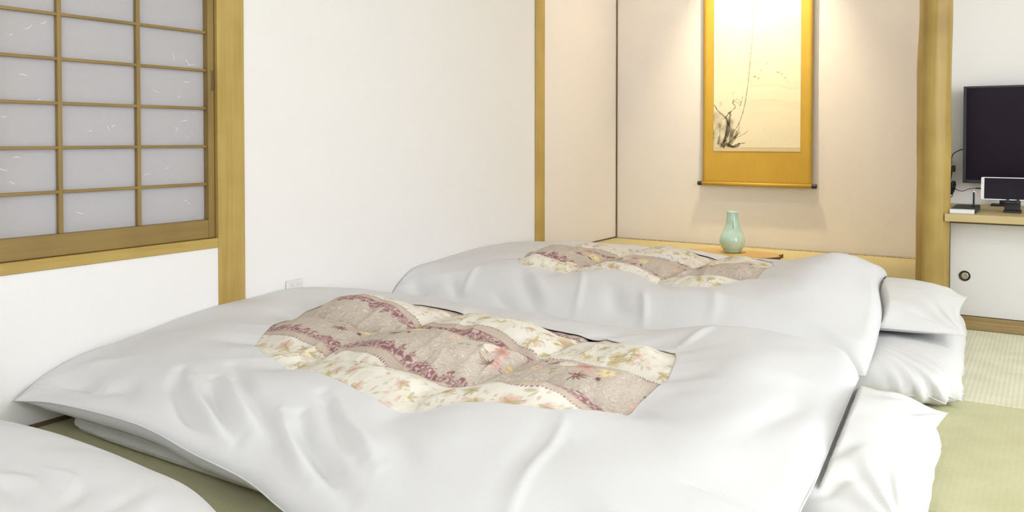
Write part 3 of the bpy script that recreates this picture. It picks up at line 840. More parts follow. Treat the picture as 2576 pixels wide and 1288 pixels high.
for sgn in (0, PI):
    dx, dy = math.cos(_a+sgn), math.sin(_a+sgn)
    def vpnt(r, z): return (VB[0]+dx*r, VB[1]+dy*r, ZB+z)
    tube('handle', [vpnt(0.035, 0.176), vpnt(0.045, 0.178), vpnt(0.049, 0.168), vpnt(0.049, 0.152), vpnt(0.046, 0.141), vpnt(0.040, 0.138)], 0.0034, M['celadon'], va, 8, 24)

# ------------------------------------------------------------------ lamps
M['lamp'] = emit_mat('lamp_diffuser', LAMP_COLOR, LAMP_STRENGTH)
def pendant_lamp(x, y, z, label):
    """square wooden pendant with a glowing paper drum"""
    t = empty('pendant_lamp', (x, y, ZC)); tag(t, label, 'lamp', 'pendant lamps')
    lathe('ceiling_rose', [(0.02, 0), (0.055, -0.002), (0.055, -0.03), (0.02, -0.04)], (x, y, ZC-0.0005), M['white_pl'], t, 32)
    tube('cord', [(x, y, ZC-0.035), (x, y, z+0.13)], 0.004, M['black'], t, 8)
    lathe('paper_shade', [(0.10, 0.125), (0.20, 0.115), (0.255, 0.08), (0.27, 0.0), (0.255, -0.08), (0.20, -0.115), (0.10, -0.125)], (x, y, z), M['lamp'], t, 20)
    for zz in (0.118, -0.118):
        tube('rim', [(x+0.19*math.cos(a), y+0.19*math.sin(a), z+zz) for a in np.linspace(0, 2*PI, 40, endpoint=False)], 0.006, M['wood_x'], t, 8, None, True)
pendant_lamp(1.45, 2.20, 1.80, 'glowing round paper pendant lamp beside the heads of the beds')
pendant_lamp(-0.65, -0.80, 1.85, 'added fill light shaped as a round paper pendant behind the beds')  # unseen fill lamp, added to light the left wall and alcove frontally

pl_ = empty('picture_lamp', (-1.47, 4.66, ZC)); tag(pl_, 'small spot lamp on the alcove ceiling aimed at the scroll', 'lamp')
lathe('can', [(0.02, 0), (0.036, -0.002), (0.036, -0.11), (0.030, -0.112)], (-1.47, 4.66, ZC-0.0005), M['bezel'], pl_, 24)
sd = bpy.data.lights.new('picture_lamp_bulb', 'SPOT')
sd.energy = SPOT_WATTS; sd.color = (1.0, 0.83, 0.55); sd.spot_size = math.radians(75); sd.spot_blend = 1.0; sd.shadow_soft_size = 0.025
so_ = bpy.data.objects.new('bulb', sd); COL.objects.link(so_)
so_.location = (-1.47, 4.66, ZC-0.125)
so_.rotation_euler = (Vector((-1.46, 5.0, 1.42))-Vector(so_.location)).to_track_quat('-Z', 'Y').to_euler()
so_.parent = pl_; so_.matrix_parent_inverse = Matrix.Translation(pl_.location).inverted()

M['tube'] = emit_mat('warm_tube', (1.0, 0.925, 0.82), 44.0)
tu = empty('tube_lamp', (-1.43, 4.17, ZC)); tag(tu, 'slim tube lamp hidden behind the alcove lintel', 'lamp')
box('fitting', -1.80, -1.06, 4.135, 4.205, ZC-0.035, ZC-0.0005, M['white_pl'], tu, 0.003)
for x_ in (-1.78, -1.10):
    box('holder', x_, x_+0.02, 4.155, 4.185, ZC-0.085, ZC-0.035, M['white_pl'], tu, 0.002)
lathe('tube', [(0.004, 0), (0.013, 0.004), (0.013, 0.656), (0.004, 0.66)], (-1.76, 4.17, ZC-0.070), M['tube'], tu, 20, 'X')

# ------------------------------------------------------------------ floral print
def make_print(Wd, Hd, res, seed):
    """woven-stripe floral print: taupe paisley bands with posies, mauve scroll borders, cream flowered bands"""
    nx, ny = int(Wd/res), int(Hd/res)
    a = (np.arange(nx)*res)[None]+np.zeros((ny, 1)); b = (np.arange(ny)*res)[:, None]+np.zeros((1, nx))
    R = np.random.default_rng(seed)
    img = np.zeros((ny, nx, 3))
    PER = 0.60
    pb = (b % PER)
    nA, nB, nC, nD = Noise2(seed+1, .045), Noise2(seed+2, .018), Noise2(seed+3, .009), Noise2(seed+4, .09)
    def lay(mask, col):
        m = np.clip(mask, 0, 1)[..., None]
        img[:] = img*(1-m)+srgb(*col)*m
    # --- cream ground with mottled leaves
    img[:] = srgb(238, 233, 223)
    lay(.5*smoothstep(.15, .5, nA(a, b)), (226, 217, 198))
    # --- taupe band  b in [0, .33]
    tau = (pb < 0.33)
    ln = nA(a+.02*nB(a, b), b+.02*nB(b, a))+.22*nB(a, b)
    l1 = smoothstep(.35, .8, np.cos(2*PI*3.2*ln))
    l2 = smoothstep(.55, .95, np.cos(2*PI*7.5*(ln+.2*nD(a, b))))
    tcol = srgb(202, 189, 176)[None, None]*np.ones((ny, nx, 1))
    tcol = tcol*(1-.5*l1[..., None])+srgb(211, 199, 186)*.5*l1[..., None]
    tcol = tcol*(1-.7*l2[..., None])+srgb(233, 224, 211)*.7*l2[..., None]
    l3 = smoothstep(.75, .98, np.cos(2*PI*5.0*(nA(a*.8+3, b*.8)+.3*nB(b, a))))
    tcol = tcol*(1-.45*l3[..., None])+srgb(168, 152, 138)*.45*l3[..., None]
    img[tau] = tcol[tau]
    # --- borders
    for edge, sg in ((0.33, 1), (0.60, -1)):
        t = (((pb-edge+.3) % .6)-.3)*sg                              # grows towards the cream band
        sc = .007*np.sin(a*2*PI/.046)+.009*nB(a*1.2, b)
        mv = (t > -0.033+sc) & (t < 0.0)
        curl = smoothstep(.10, .40, np.cos(2*PI*1.9*(nB(a*.95, b*.95)+.25*nC(a, b))))
        mc = srgb(154, 110, 116)*(1-.85*curl[..., None])+srgb(220, 203, 191)*.85*curl[..., None]
        img[mv] = mc[mv]
        br = (t >= 0) & (t < 0.024)
        dots = smoothstep(.25, .6, np.cos(2*PI*a/.007)*np.cos(2*PI*(t-.012)/.012))
        bc = srgb(203, 187, 172)*(1-.6*dots[..., None])+srgb(232, 221, 206)*.6*dots[..., None]
        img[br] = bc[br]
        lay(((t > .0) & (t < .0025))*1.0, (170, 128, 128))
        lay(((t > .0225) & (t < .0255+.0022*np.sign(np.sin(a*2*PI/.009))))*.9, (140, 92, 98))
    # --- stamps
    def win(cx, cy, r):
        i0, i1 = max(0, int((cx-r)/res)), min(nx, int((cx+r)/res)+1); j0, j1 = max(0, int((cy-r)/res)), min(ny, int((cy+r)/res)+1)
        if i1 <= i0 or j1 <= j0: return None
        return (slice(j0, j1), slice(i0, i1))
    def put(w, mask, col):
        m = np.clip(mask, 0, 1)[..., None]
        img[w] = img[w]*(1-m)+col*m
    def leaf(cx, cy, L, Wl, ang, col, k=.9, vein=None):
        w = win(cx, cy, L+.004)
        if w is None: return
        u = (a[w]-cx)*math.cos(ang)+(b[w]-cy)*math.sin(ang); v = -(a[w]-cx)*math.sin(ang)+(b[w]-cy)*math.cos(ang)
        t = u/L
        wd = Wl*np.sin(PI*np.clip(t, 0, 1))**.8
        m = ((t > 0) & (t < 1))*(1-smoothstep(wd*.75, wd*1.05+1e-5, np.abs(v)))
        put(w, m*k, srgb(*col))
        if vein: put(w, ((t > .05) & (t < .95))*(1-smoothstep(.0004, .0011, np.abs(v)))*k, srgb(*vein))
    def flower(cx, cy, Rr, n, ctr, edge, line, k=.95, rot=0):
        w = win(cx, cy, Rr*1.1)
        if w is None: return
        dx = a[w]-cx; dy = b[w]-cy; r = np.hypot(dx, dy); ph = np.arctan2(dy, dx)+rot
        pet = np.abs(np.cos(n*ph/2))
        rr = Rr*(.55+.45*pet**.6)
        m = 1-smoothstep(rr*.93, rr*1.02, r)
        t = np.clip(r/rr, 0, 1)[..., None]
        col = srgb(*ctr)*(1-t)+srgb(*edge)*t
        col = col*(1-.35*(pet < .25)[..., None]*1.0)+srgb(*line)*.35*(pet < .25)[..., None]
        put(w, m*k, col)
        put(w, (smoothstep(rr*.88, rr*.95, r)*m)*.6, srgb(*line))
        put(w, (1-smoothstep(Rr*.12, Rr*.2, r))*.9, srgb(196, 160, 92))
    def tulip(cx, cy, s, ang, inner, outer):
        for da, L in ((-.75, .85), (.75, .85), (-.38, 1.0), (.38, 1.0), (0, 1.05)):
            leaf(cx, cy, s*L, s*.17, ang+da, outer, .95, inner)
    def spray(cx, cy, s, col, n=9, a0=0):
        for i in range(n):
            leaf(cx, cy, s*R.uniform(.7, 1.05), s*.07, a0+i*2*PI/n*.75, col, .9)
        flower(cx, cy, s*.22, 6, (210, 170, 120), (150, 100, 90), col)
    nper = int(Hd/PER)+2
    for p in range(-1, nper):
        y0 = p*PER
        # posies in the taupe band
        x = R.uniform(.02, .1)
        while x < Wd:
            yy = y0+.165+R.uniform(-.035, .035)
            for i in range(5):
                leaf(x+R.uniform(-.04, .05), yy+R.uniform(-.04, .04), R.uniform(.018, .034), .005, R.uniform(0, 6.28), (166, 154, 116), .75, (190, 180, 140))
            spray(x+.055, yy-.035, .030, (110, 70, 66), 10, R.uniform(0, 6))
            spray(x-.045, yy+.028, .024, (128, 84, 78), 9, R.uniform(0, 6))
            tulip(x-.005, yy+.012, .046, R.uniform(.8, 2.2), (222, 186, 176), (240, 229, 217))
            flower(x+.092, yy+.012, .029, 5, (244, 232, 190), (232, 212, 160), (196, 172, 116), .95, R.uniform(0, 3))
            flower(x+.034, yy+.038, .023, 8, (190, 132, 120), (218, 178, 168), (156, 100, 96), .95, R.uniform(0, 3))
            for i in range(9):
                flower(x+.060+R.normal(0, .016), yy-.002+R.normal(0, .016), R.uniform(.005, .010), 5, (214, 160, 152), (232, 200, 192), (178, 120, 116), .95, R.uniform(0, 3))
            flower(x-.070, yy-.016, .021, 6, (236, 214, 196), (226, 190, 178), (176, 132, 122), .9)
            leaf(x+.09, yy-.02, .026, .006, -.6, (120, 76, 76), .9); leaf(x-.075, yy+.03, .022, .006, 2.4, (128, 84, 82), .85)
            x += R.uniform(.25, .33)
        # flowers of the cream band (.36 .. .57)
        for i in range(int(Wd*300)):
            lx, ly = R.uniform(0, Wd), y0+R.uniform(.362, .568)
            leaf(lx, ly, R.uniform(.010, .026), R.uniform(.0026, .0058), R.uniform(0, 6.28), [(198, 188, 142), (212, 182, 160), (188, 168, 126), (220, 198, 172), (204, 158, 144)][R.integers(5)], R.uniform(.3, .65))
        for i in range(int(Wd*44)):
            lx, ly = R.uniform(0, Wd), y0+R.uniform(.375, .555)
            c = [((232, 216, 180), (244, 236, 216), (186, 172, 128)), ((210, 160, 146), (236, 212, 198), (190, 140, 128)), ((206, 180, 130), (230, 214, 178), (168, 146, 100))][R.integers(3)]
            flower(lx, ly, R.uniform(.012, .026), R.integers(5, 8), *c, R.uniform(.65, .95), R.uniform(0, 3))
            for q in range(3):
                leaf(lx, ly, R.uniform(.018, .03), .0045, R.uniform(0, 6.28), (188, 182, 138), .6, (168, 160, 116))
    return img

RES = 0.0016
PRINT = make_print(1.75, 1.45, RES, 21)
def sample_print(a, b):
    ny, nx = PRINT.shape[:2]
    b = b % 1.2
    u = np.clip(a/RES, 0, nx-1.01); v = np.clip(b/RES, 0, ny-1.01)
    i = u.astype(int); j = v.astype(int); fu = (u-i)[..., None]; fv = (v-j)[..., None]
    return (PRINT[j, i]*(1-fu)+PRINT[j, i+1]*fu)*(1-fv)+(PRINT[j+1, i]*(1-fu)+PRINT[j+1, i+1]*fu)*fv

# ------------------------------------------------------------------ duvets
def loop_from_sides(sides, n):
    out = []
    for s in sides:
        out.append(catmull(s, n+1)[:-1])
    return np.vstack(out)

def smooth_loop(P, it):
    for _ in range(it):
        P = 0.25*np.roll(P, 1, 0)+0.5*P+0.25*np.roll(P, -1, 0)
    return P

def poly_signed(x, y, poly):
    """signed distance to a closed polygon, positive outside"""
    best = np.full(x.shape, 9.0); ins = np.zeros(x.shape, bool)
    n = len(poly)
    for i in range(n):
        a = poly[i]; b = poly[(i+1) % n]; d = b-a; L = max(d@d, 1e-12)
        t = np.clip(((x-a[0])*d[0]+(y-a[1])*d[1])/L, 0, 1)
        best = np.minimum(best, (x-a[0]-t*d[0])**2+(y-a[1]-t*d[1])**2)
        c = ((a[1] > y) != (b[1] > y))
        if abs(d[1]) > 1e-12:
            ins ^= c & (x < (b[0]-a[0])*(y-a[1])/d[1]+a[0])
    s = np.sqrt(best)
    return np.where(ins, -s, s)

def make_duvet(label, sides, hole, heights, wid, fold_list, cells, amp, pat, seed, hi, drop=0.038, under=0.136, prof_p=2.0, extra=None):
    root = empty('duvet', (float(np.mean([p[0] for p in sides[0]])), float(np.mean([p[1] for p in sides[1]])), under))
    tag(root, label, 'duvet', 'duvets with floral quilts')
    n = hi
    O = loop_from_sides(sides, n)
    Hl = catmull(hole, 4*n, True) if len(hole) != 4 else loop_from_sides(hole, n)
    # start the hole loop where its direction from the centre matches the first corner
    H = TPS(heights)
    nz1, nz2, nz3 = Noise2(seed, .22), Noise2(seed+5, .09), Noise2(seed+9, .035)
    xc, yr = cells
    xc = np.array(xc); yr = np.array(yr)
    def bulge(x, y):
        xw = x+0.030*nz1(x+3, y)+.010*nz2(x, y); yw = y+0.022*nz1(x, y+7)+.008*nz2(y, x)
        i = np.clip(np.searchsorted(xc, xw)-1, 0, len(xc)-2); j = np.clip(np.searchsorted(yr, yw)-1, 0, len(yr)-2)
        u = np.clip((xw-xc[i])/(xc[i+1]-xc[i]), 0, 1); v = np.clip((yw-yr[j])/(yr[j+1]-yr[j]), 0, 1)
        su = np.sin(PI*u)**.62; sv = np.sin(PI*v)**.62
        b_ = .62*su*sv+.38*(su+sv)/2
        vary = 0.80+.20*np.sin(i*2.3+j*1.7+seed)
        # pleats running out of the tufts
        pl = 0
        for tx in xc[1:-1]:
            for ty in yr[1:-1]:
                dx = xw-tx; dy = yw-ty; d = np.hypot(dx, dy); ph = np.arctan2(dy, dx)
                pl = pl+np.cos(7*ph+tx*9)*np.exp(-((d-.05)/.045)**2)*.0045
        crm = (.012*(.5-np.abs(nz2(x*1.3+nz1(x, y)*.05, y*.75)))+.004*(.5-np.abs(nz3(x*.8, y*.6))))*(1.25-b_)
        return amp*b_*vary+pl+crm+.003*nz2(x+5, y)+.0012*nz3(x, y)
    def quilt_z(x, y, dout):
        return H(x, y)-drop+bulge(x, y)*(1-.38*smoothstep(-.10, .0, dout))-0.06*smoothstep(0.0, .08, dout)
    # cover
    t = np.concatenate([np.linspace(0, .12, 14, endpoint=False), np.linspace(.12, .86, 70, endpoint=False), 1-.14*np.linspace(1, 0, 26)**1.6])[:, None, None]
    P = Hl[None, :, :2]+(O[None, :, :2]-Hl[None, :, :2])*t
    X, Y = P[..., 0], P[..., 1]
    e = np.hypot(X-O[None, :, 0], Y-O[None, :, 1]); din = np.hypot(X-Hl[None, :, 0], Y-Hl[None, :, 1])
    wl_ = np.concatenate([np.linspace(wid[k], wid[k], n) for k in range(4)])
    for _ in range(3*n//10):
        wl_ = .25*np.roll(wl_, 1)+.5*wl_+.25*np.roll(wl_, -1)
    u = np.clip(e/wl_[None], 0, 1)
    prof = (1-(1-u)**prof_p)**(1/prof_p)
    zs = O[None, :, 2]
    hh = H(X, Y)
    if extra is not None: hh = hh+extra(X, Y)
    Zt = zs+(hh-zs)*prof
    edge_fade = smoothstep(0, .05, e)
    Zt = Zt+edge_fade*(folds(X, Y, fold_list)+.0045*nz1(X, Y)+.0022*nz2(X, Y)*smoothstep(0, .06, din))
    q0 = quilt_z(Hl[:, 0], Hl[:, 1], np.zeros(len(Hl)))+.004-Zt[0]
    lift = np.clip(q0, -.030, .05)
    for _ in range(n//5):
        lift = .25*np.roll(lift, 1)+.5*lift+.25*np.roll(lift, -1)
    lift = np.maximum(lift, q0)
    for _ in range(3):
        lift = .25*np.roll(lift, 1)+.5*lift+.25*np.roll(lift, -1)
    far_l = np.zeros(4*n); far_l[2*n:3*n] = np.sin(np.linspace(0, PI, n))
    Zt = Zt+(lift+.004*far_l)[None]*np.exp(-(din/.11)**2)*smoothstep(0, .08, e)
    top = np.stack([X, Y, Zt], -1)
    # hemmed lip folded back under the opening
    nrm = O[:, :2]-Hl[:, :2]; nrm /= np.linalg.norm(nrm, axis=1, keepdims=True)
    lips = []
    for off, dz in ((.045, -.010), (.020, -.0065), (.004, -.0052), (-.0012, -.0026)):
        lips.append(np.concatenate([Hl[:, :2]+nrm*off, (np.interp(0, [0], [0])+Zt[0]+dz)[:, None]], 1))
    # underside
    low = []
    cen = np.array([[O[:, 0].mean(), O[:, 1].mean()]])
    inn = cen-O[:, :2]; dn = np.linalg.norm(inn, axis=1, keepdims=True); inn /= dn
    head = np.zeros(4*n); head[n:2*n] = 1
    for _ in range(n//2):
        head = .25*np.roll(head, 1)+.5*head+.25*np.roll(head, -1)
    near = np.zeros(4*n); near[:n] = np.sin(np.linspace(0, PI, n))**.3
    near *= np.clip((O[:, 2]-.055)/.06, 0, 1)
    for off, f, bl in ((.003, .04, -.008), (.008, .12, -.022), (.018, .35, -.040), (.032, .6, -.052), (.046, .9, -.045), (.062, 1.0, -.012), (.10, 1.0, 0), (.3, 1.0, 0)):
        zz = O[:, 2]*(1-f)+under*f
        zz = zz*(1-head)+(O[:, 2]-.004)*head
        zn = np.where(off < .06, O[:, 2]+bl, zz)
        zz = zz*(1-near)+np.maximum(zn, .02)*near
        low.append(np.concatenate([O[:, :2]+inn*(off*(1-head)+.012*off*head)[:, None], zz[:, None]], 1))
    bm = bmesh.new()
    tube_mesh(bm, np.concatenate([O[::3, :2]-inn[::3]*.0004, O[::3, 2:]], 1), 0.0020, 6, True)
    bm_obj('edge_seam', bm, M['cover'], root, True)
    V = np.concatenate([np.stack(lips), top, np.stack(low)], 0)
    cv = link('cover', grid_mesh('cover', V, True), M['cover'], root)
    bm = bmesh.new()
    tube_mesh(bm, np.concatenate([Hl[::2, :2]+nrm[::2]*.0005, (Zt[0][::2]-.0016)[:, None]], 1), 0.0022, 6, True)
    tag(bm_obj('opening_hem', bm, M['cover'], root, True))
    # quilt
    x0, y0 = Hl[:, :2].min(0)-.045; x1, y1 = Hl[:, :2].max(0)+.045
    dxy = pat['step']
    nx, ny = int((x1-x0)/dxy), int((y1-y0)/dxy)
    gx = np.linspace(x0, x1, nx)[None]+np.zeros((ny, 1)); gy = np.linspace(y0, y1, ny)[:, None]+np.zeros((1, nx))
    cs = 6
    cgx, cgy = gx[::cs, ::cs], gy[::cs, ::cs]
    cd = poly_signed(cgx, cgy, Hl[::6, :2])
    iu = np.arange(nx)/cs; iv = np.arange(ny)/cs
    i0 = np.clip(iu.astype(int), 0, cd.shape[1]-2); j0 = np.clip(iv.astype(int), 0, cd.shape[0]-2)
    fu = np.clip(iu-i0, 0, 1)[None]; fv = np.clip(iv-j0, 0, 1)[:, None]
    dd = (cd[j0][:, i0]*(1-fu)+cd[j0][:, i0+1]*fu)*(1-fv)+(cd[j0+1][:, i0]*(1-fu)+cd[j0+1][:, i0+1]*fu)*fv
    qz = quilt_z(gx, gy, dd)
    if extra is not None: qz = qz+extra(gx, gy)*.8
    qz = np.maximum(qz, under+.004)
    ca, sa = math.cos(pat['rot']), math.sin(pat['rot'])
    rx = (gx-x0); ry = (gy-pat['y'])
    pa = rx*ca+ry*sa+.03+.012*nz2(gx, gy); pb = -rx*sa+ry*ca+.60+.016*nz1(gx*1.3, gy*1.3)+.006*nz2(gx, gy)
    colr = sample_print(pa+.1, pb)
    qo = link('quilt', grid_mesh('quilt', np.stack([gx, gy, qz], -1), False, colr), M['print'], root)
    tag(qo, 'floral quilt in taupe, cream and mauve showing through the opening')
    from mathutils.kdtree import KDTree
    sub = top[::2, ::2].reshape(-1, 3)
    kd = KDTree(len(sub))
    for i_, p_ in enumerate(sub): kd.insert((p_[0], p_[1], 0), i_)
    kd.balance()
    def height(x, y):
        hit = kd.find_n((x, y, 0), 5)
        return min(sub[h_[1], 2] for h_ in hit)+max(0.0, hit[0][2]-.006)*2.6
    return height

WALLH = [(-2.40, 1.20, .10), (-2.40, 1.32, .163), (-2.40, 1.50, .195), (-2.40, 1.70, .226), (-2.40, 1.89, .247), (-2.40, 2.04, .25), (-2.40, 2.17, .256), (-2.40, 2.34, .239), (-2.40, 2.60, .195)]
# --- duvet of the middle bed
sides1 = [
    [(-2.40, 1.195, .095), (-2.18, 1.195, .124), (-1.84, 1.195, .134), (-1.61, 1.185, .112), (-1.42, 1.175, .097), (-1.25, 1.135, .082), (-1.0, 1.09, .068), (-.70, 1.07, .070), (-.44, 1.09, .080)],
    [(-.44, 1.09, .080), (-.36, 1.25, .150), (-.350, 1.48, .193), (-.360, 1.63, .190), (-.380, 1.87, .190), (-.408, 2.20, .188), (-.425, 2.38, .180), (-.47, 2.56, .110)],
    [(-.47, 2.56, .110), (-.80, 2.62, .110), (-1.2, 2.64, .10), (-1.6, 2.65, .10), (-2.0, 2.66, .11), (-2.40, 2.66, .150)],
    [(-2.40, 2.66, .150), (-2.411, 2.34, .234), (-2.412, 2.17, .250), (-2.412, 2.04, .245), (-2.412, 1.89, .242), (-2.412, 1.70, .221), (-2.411, 1.50, .19), (-2.408, 1.32, .158), (-2.40, 1.195, .095)]]
hole1 = [
    [(-1.93, 1.61), (-1.80, 1.555), (-1.636, 1.515), (-1.361, 1.447), (-1.214, 1.425), (-1.072, 1.475), (-.948, 1.492), (-.858, 1.510)],
    [(-.858, 1.510), (-.786, 1.59), (-.768, 1.707), (-.777, 1.863), (-.815, 2.06), (-.865, 2.185)],
    [(-.865, 2.185), (-1.015, 2.255), (-1.18, 2.29), (-1.364, 2.30), (-1.561, 2.335), (-1.784, 2.325), (-1.946, 2.30), (-2.08, 2.245)],
    [(-2.08, 2.245), (-2.125, 2.16), (-2.113, 1.983), (-2.045, 1.80), (-1.965, 1.665), (-1.93, 1.61)]]
h1 = WALLH + [(-2.2, 1.5, .235), (-2.2, 1.9, .250), (-2.2, 2.3, .235), (-1.93, 1.63, .238), (-1.636, 1.52, .237), (-1.36, 1.45, .236), (-1.21, 1.42, .236), (-.95, 1.495, .236), (-.786, 1.585, .238),
    (-.77, 1.8, .240), (-.85, 2.19, .238), (-1.2, 2.29, .228), (-1.56, 2.335, .230), (-1.95, 2.28, .234), (-2.18, 2.5, .212), (-1.79, 2.5, .204), (-1.4, 2.5, .200), (-1.1, 2.5, .205), (-.81, 2.48, .244), (-.65, 2.45, .250), (-.52, 2.4, .236),
    (-.43, 2.2, .205), (-.40, 1.9, .205), (-.38, 1.5, .205), (-.60, 2.1, .256), (-.58, 1.8, .256), (-.56, 1.5, .246), (-.7, 1.3, .226), (-1.1, 1.25, .215), (-1.5, 1.3, .222), (-1.9, 1.35, .226), (-1.5, 1.9, .240)]
folds1 = [
    ([(-1.90, 1.36), (-1.841, 1.306), (-1.703, 1.244), (-1.59, 1.207)], -0.0248, 0.0194), ([(-1.83, 1.33), (-1.77, 1.294), (-1.653, 1.250), (-1.53, 1.215)], 0.0186, 0.0176),
    ([(-1.77, 1.36), (-1.72, 1.319), (-1.60, 1.256), (-1.50, 1.215)], -0.0186, 0.0158), ([(-1.73, 1.375), (-1.67, 1.34), (-1.57, 1.285), (-1.47, 1.245)], 0.0155, 0.0176),
    ([(-1.80, 1.44), (-1.72, 1.40), (-1.62, 1.345), (-1.50, 1.294), (-1.40, 1.24)], -0.0170, 0.0194),
    ([(-1.47, 1.31), (-1.40, 1.26), (-1.31, 1.21), (-1.22, 1.17)], 0.0186, 0.0158), ([(-1.42, 1.325), (-1.36, 1.28), (-1.28, 1.235), (-1.18, 1.19)], -0.0202, 0.0158),
    ([(-1.43, 1.40), (-1.35, 1.350), (-1.25, 1.289), (-1.15, 1.235)], -0.0170, 0.0176), ([(-1.36, 1.375), (-1.28, 1.32), (-1.17, 1.265), (-1.09, 1.216)], 0.0139, 0.0176),
    ([(-1.27, 1.24), (-1.185, 1.193), (-1.10, 1.155)], -0.0155, 0.0176), ([(-1.2, 1.36), (-1.1, 1.30), (-1.0, 1.22)], -0.0078, 0.0264),
    ([(-2.25, 1.25), (-2.18, 1.27), (-2.10, 1.25)], -0.0186, 0.0194), ([(-2.08, 1.25), (-2.0, 1.27), (-1.93, 1.24)], -0.0155, 0.0220), ([(-2.30, 1.32), (-2.15, 1.34)], 0.0093, 0.0264),
    ([(-.83, 1.50), (-.80, 1.40), (-.785, 1.27), (-.75, 1.12)], 0.0060, 0.0120), ([(-.86, 1.47), (-.84, 1.37), (-.825, 1.25), (-.80, 1.14)], -0.0030, 0.0250),
    ([(-.53, 1.375), (-.457, 1.375), (-.39, 1.365)], -0.0078, 0.0062), ([(-.88, 2.25), (-.87, 2.40), (-.87, 2.5)], 0.0093, 0.0176), ([(-.50, 1.6), (-.47, 1.85), (-.49, 2.05)], -0.0093, 0.0308)]
DUV1 = make_duvet('white duvet on the middle bed with large oval opening over floral quilt', sides1, hole1, h1, (.34, .055, .14, .012), folds1,
           ([-2.42, -2.17, -1.67, -1.18, -.70, -.45], [1.10, 1.36, 1.66, 1.95, 2.25, 2.56]), .100,
           dict(y=1.173, rot=-.15, step=.0025), 31, 200, .046)

# --- duvet of the far bed
DY = 1.55
sides2 = [
    [(-2.409, 2.74, .10), (-2.18, 2.73, .10), (-1.84, 2.735, .09), (-1.4, 2.74, .08), (-1.0, 2.73, .075), (-.70, 2.73, .075), (-.475, 2.77, .085)],
    [(-.475, 2.77, .085), (-.470, 2.88, .137), (-.482, 3.04, .160), (-.500, 3.22, .205), (-.545, 3.44, .245), (-.560, 3.62, .258), (-.570, 3.80, .245), (-.60, 3.93, .19)],
    [(-.60, 3.93, .19), (-.9, 4.0, .17), (-1.2, 4.02, .14), (-1.6, 4.02, .14), (-2.0, 4.02, .15), (-2.39, 4.00, .18)],
    [(-2.39, 4.00, .18), (-2.412, 3.79, .261), (-2.412, 3.6, .266), (-2.412, 3.42, .266), (-2.412, 3.25, .257), (-2.412, 3.09, .246), (-2.411, 2.90, .22), (-2.409, 2.74, .10)]]
hole2 = [
    [(-2.00, 3.16), (-1.92, 3.09), (-1.70, 3.12), (-1.43, 3.15), (-1.25, 3.09), (-1.10, 3.06), (-1.01, 3.13)],
    [(-1.01, 3.13), (-.965, 3.28), (-.965, 3.45), (-.985, 3.62), (-1.03, 3.74)],
    [(-1.03, 3.74), (-1.16, 3.83), (-1.30, 3.84), (-1.433, 3.84), (-1.62, 3.88), (-1.80, 3.90), (-1.95, 3.88)],
    [(-1.95, 3.88), (-2.05, 3.82), (-2.10, 3.65), (-2.10, 3.45), (-2.05, 3.28), (-2.00, 3.16)]]
h2 = [(-2.39, 2.75, .14), (-2.395, 2.90, .228), (-2.395, 3.09, .251), (-2.395, 3.42, .271), (-2.395, 3.79, .266), (-2.39, 4.0, .25),
    (-2.15, 3.95, .264), (-1.92, 3.95, .270), (-1.585, 3.95, .276), (-1.38, 3.95, .268), (-1.18, 3.95, .255), (-.94, 3.9, .262), (-.85, 3.8, .305), (-.72, 3.65, .348), (-.66, 3.5, .356), (-.70, 3.3, .338), (-.60, 3.3, .300), (-.57, 3.5, .300), (-.58, 3.75, .288), (-.74, 3.1, .300), (-.60, 3.05, .25), (-.52, 2.95, .20),
    (-2.1, 3.0, .248), (-1.9, 3.05, .252), (-1.5, 3.05, .255), (-1.1, 3.02, .258), (-.85, 3.1, .285), (-.9, 3.35, .298), (-.98, 3.6, .270), (-1.5, 3.5, .27), (-2.0, 3.5, .27)]
folds2 = [
    ([(-2.36, 2.86), (-2.29, 2.82), (-2.22, 2.80)], -.020, .030), ([(-2.17, 2.90), (-2.11, 2.84), (-2.04, 2.80)], -.018, .022), ([(-2.13, 3.03), (-2.09, 2.93), (-2.06, 2.84)], .010, .016),
    ([(-1.90, 3.02), (-1.80, 2.92), (-1.69, 2.80)], -.016, .028), ([(-1.86, 3.05), (-1.76, 2.94), (-1.65, 2.84)], .012, .028), ([(-1.70, 3.20), (-1.60, 3.02), (-1.54, 2.88), (-1.50, 2.77)], .010, .014),
    ([(-1.46, 3.0), (-1.36, 2.86), (-1.28, 2.84)], -.018, .035), ([(-1.30, 2.95), (-1.26, 2.87), (-1.22, 2.78)], .014, .016), ([(-1.05, 3.02), (-1.0, 2.90), (-.98, 2.80)], .007, .02),
    ([(-1.92, 2.86), (-1.84, 2.81), (-1.76, 2.79)], -.012, .022)]
DUV2 = make_duvet('white duvet on the far bed nearest the alcove with floral quilt opening', sides2, hole2, h2, (.36, .04, .12, .012), folds2,
           ([-2.42, -2.16, -1.72, -1.30, -.86, -.6], [2.72, 3.02, 3.30, 3.60, 3.92, 4.2]), .085,
           dict(y=2.72, rot=-.10, step=.0034), 47, 180, .036)

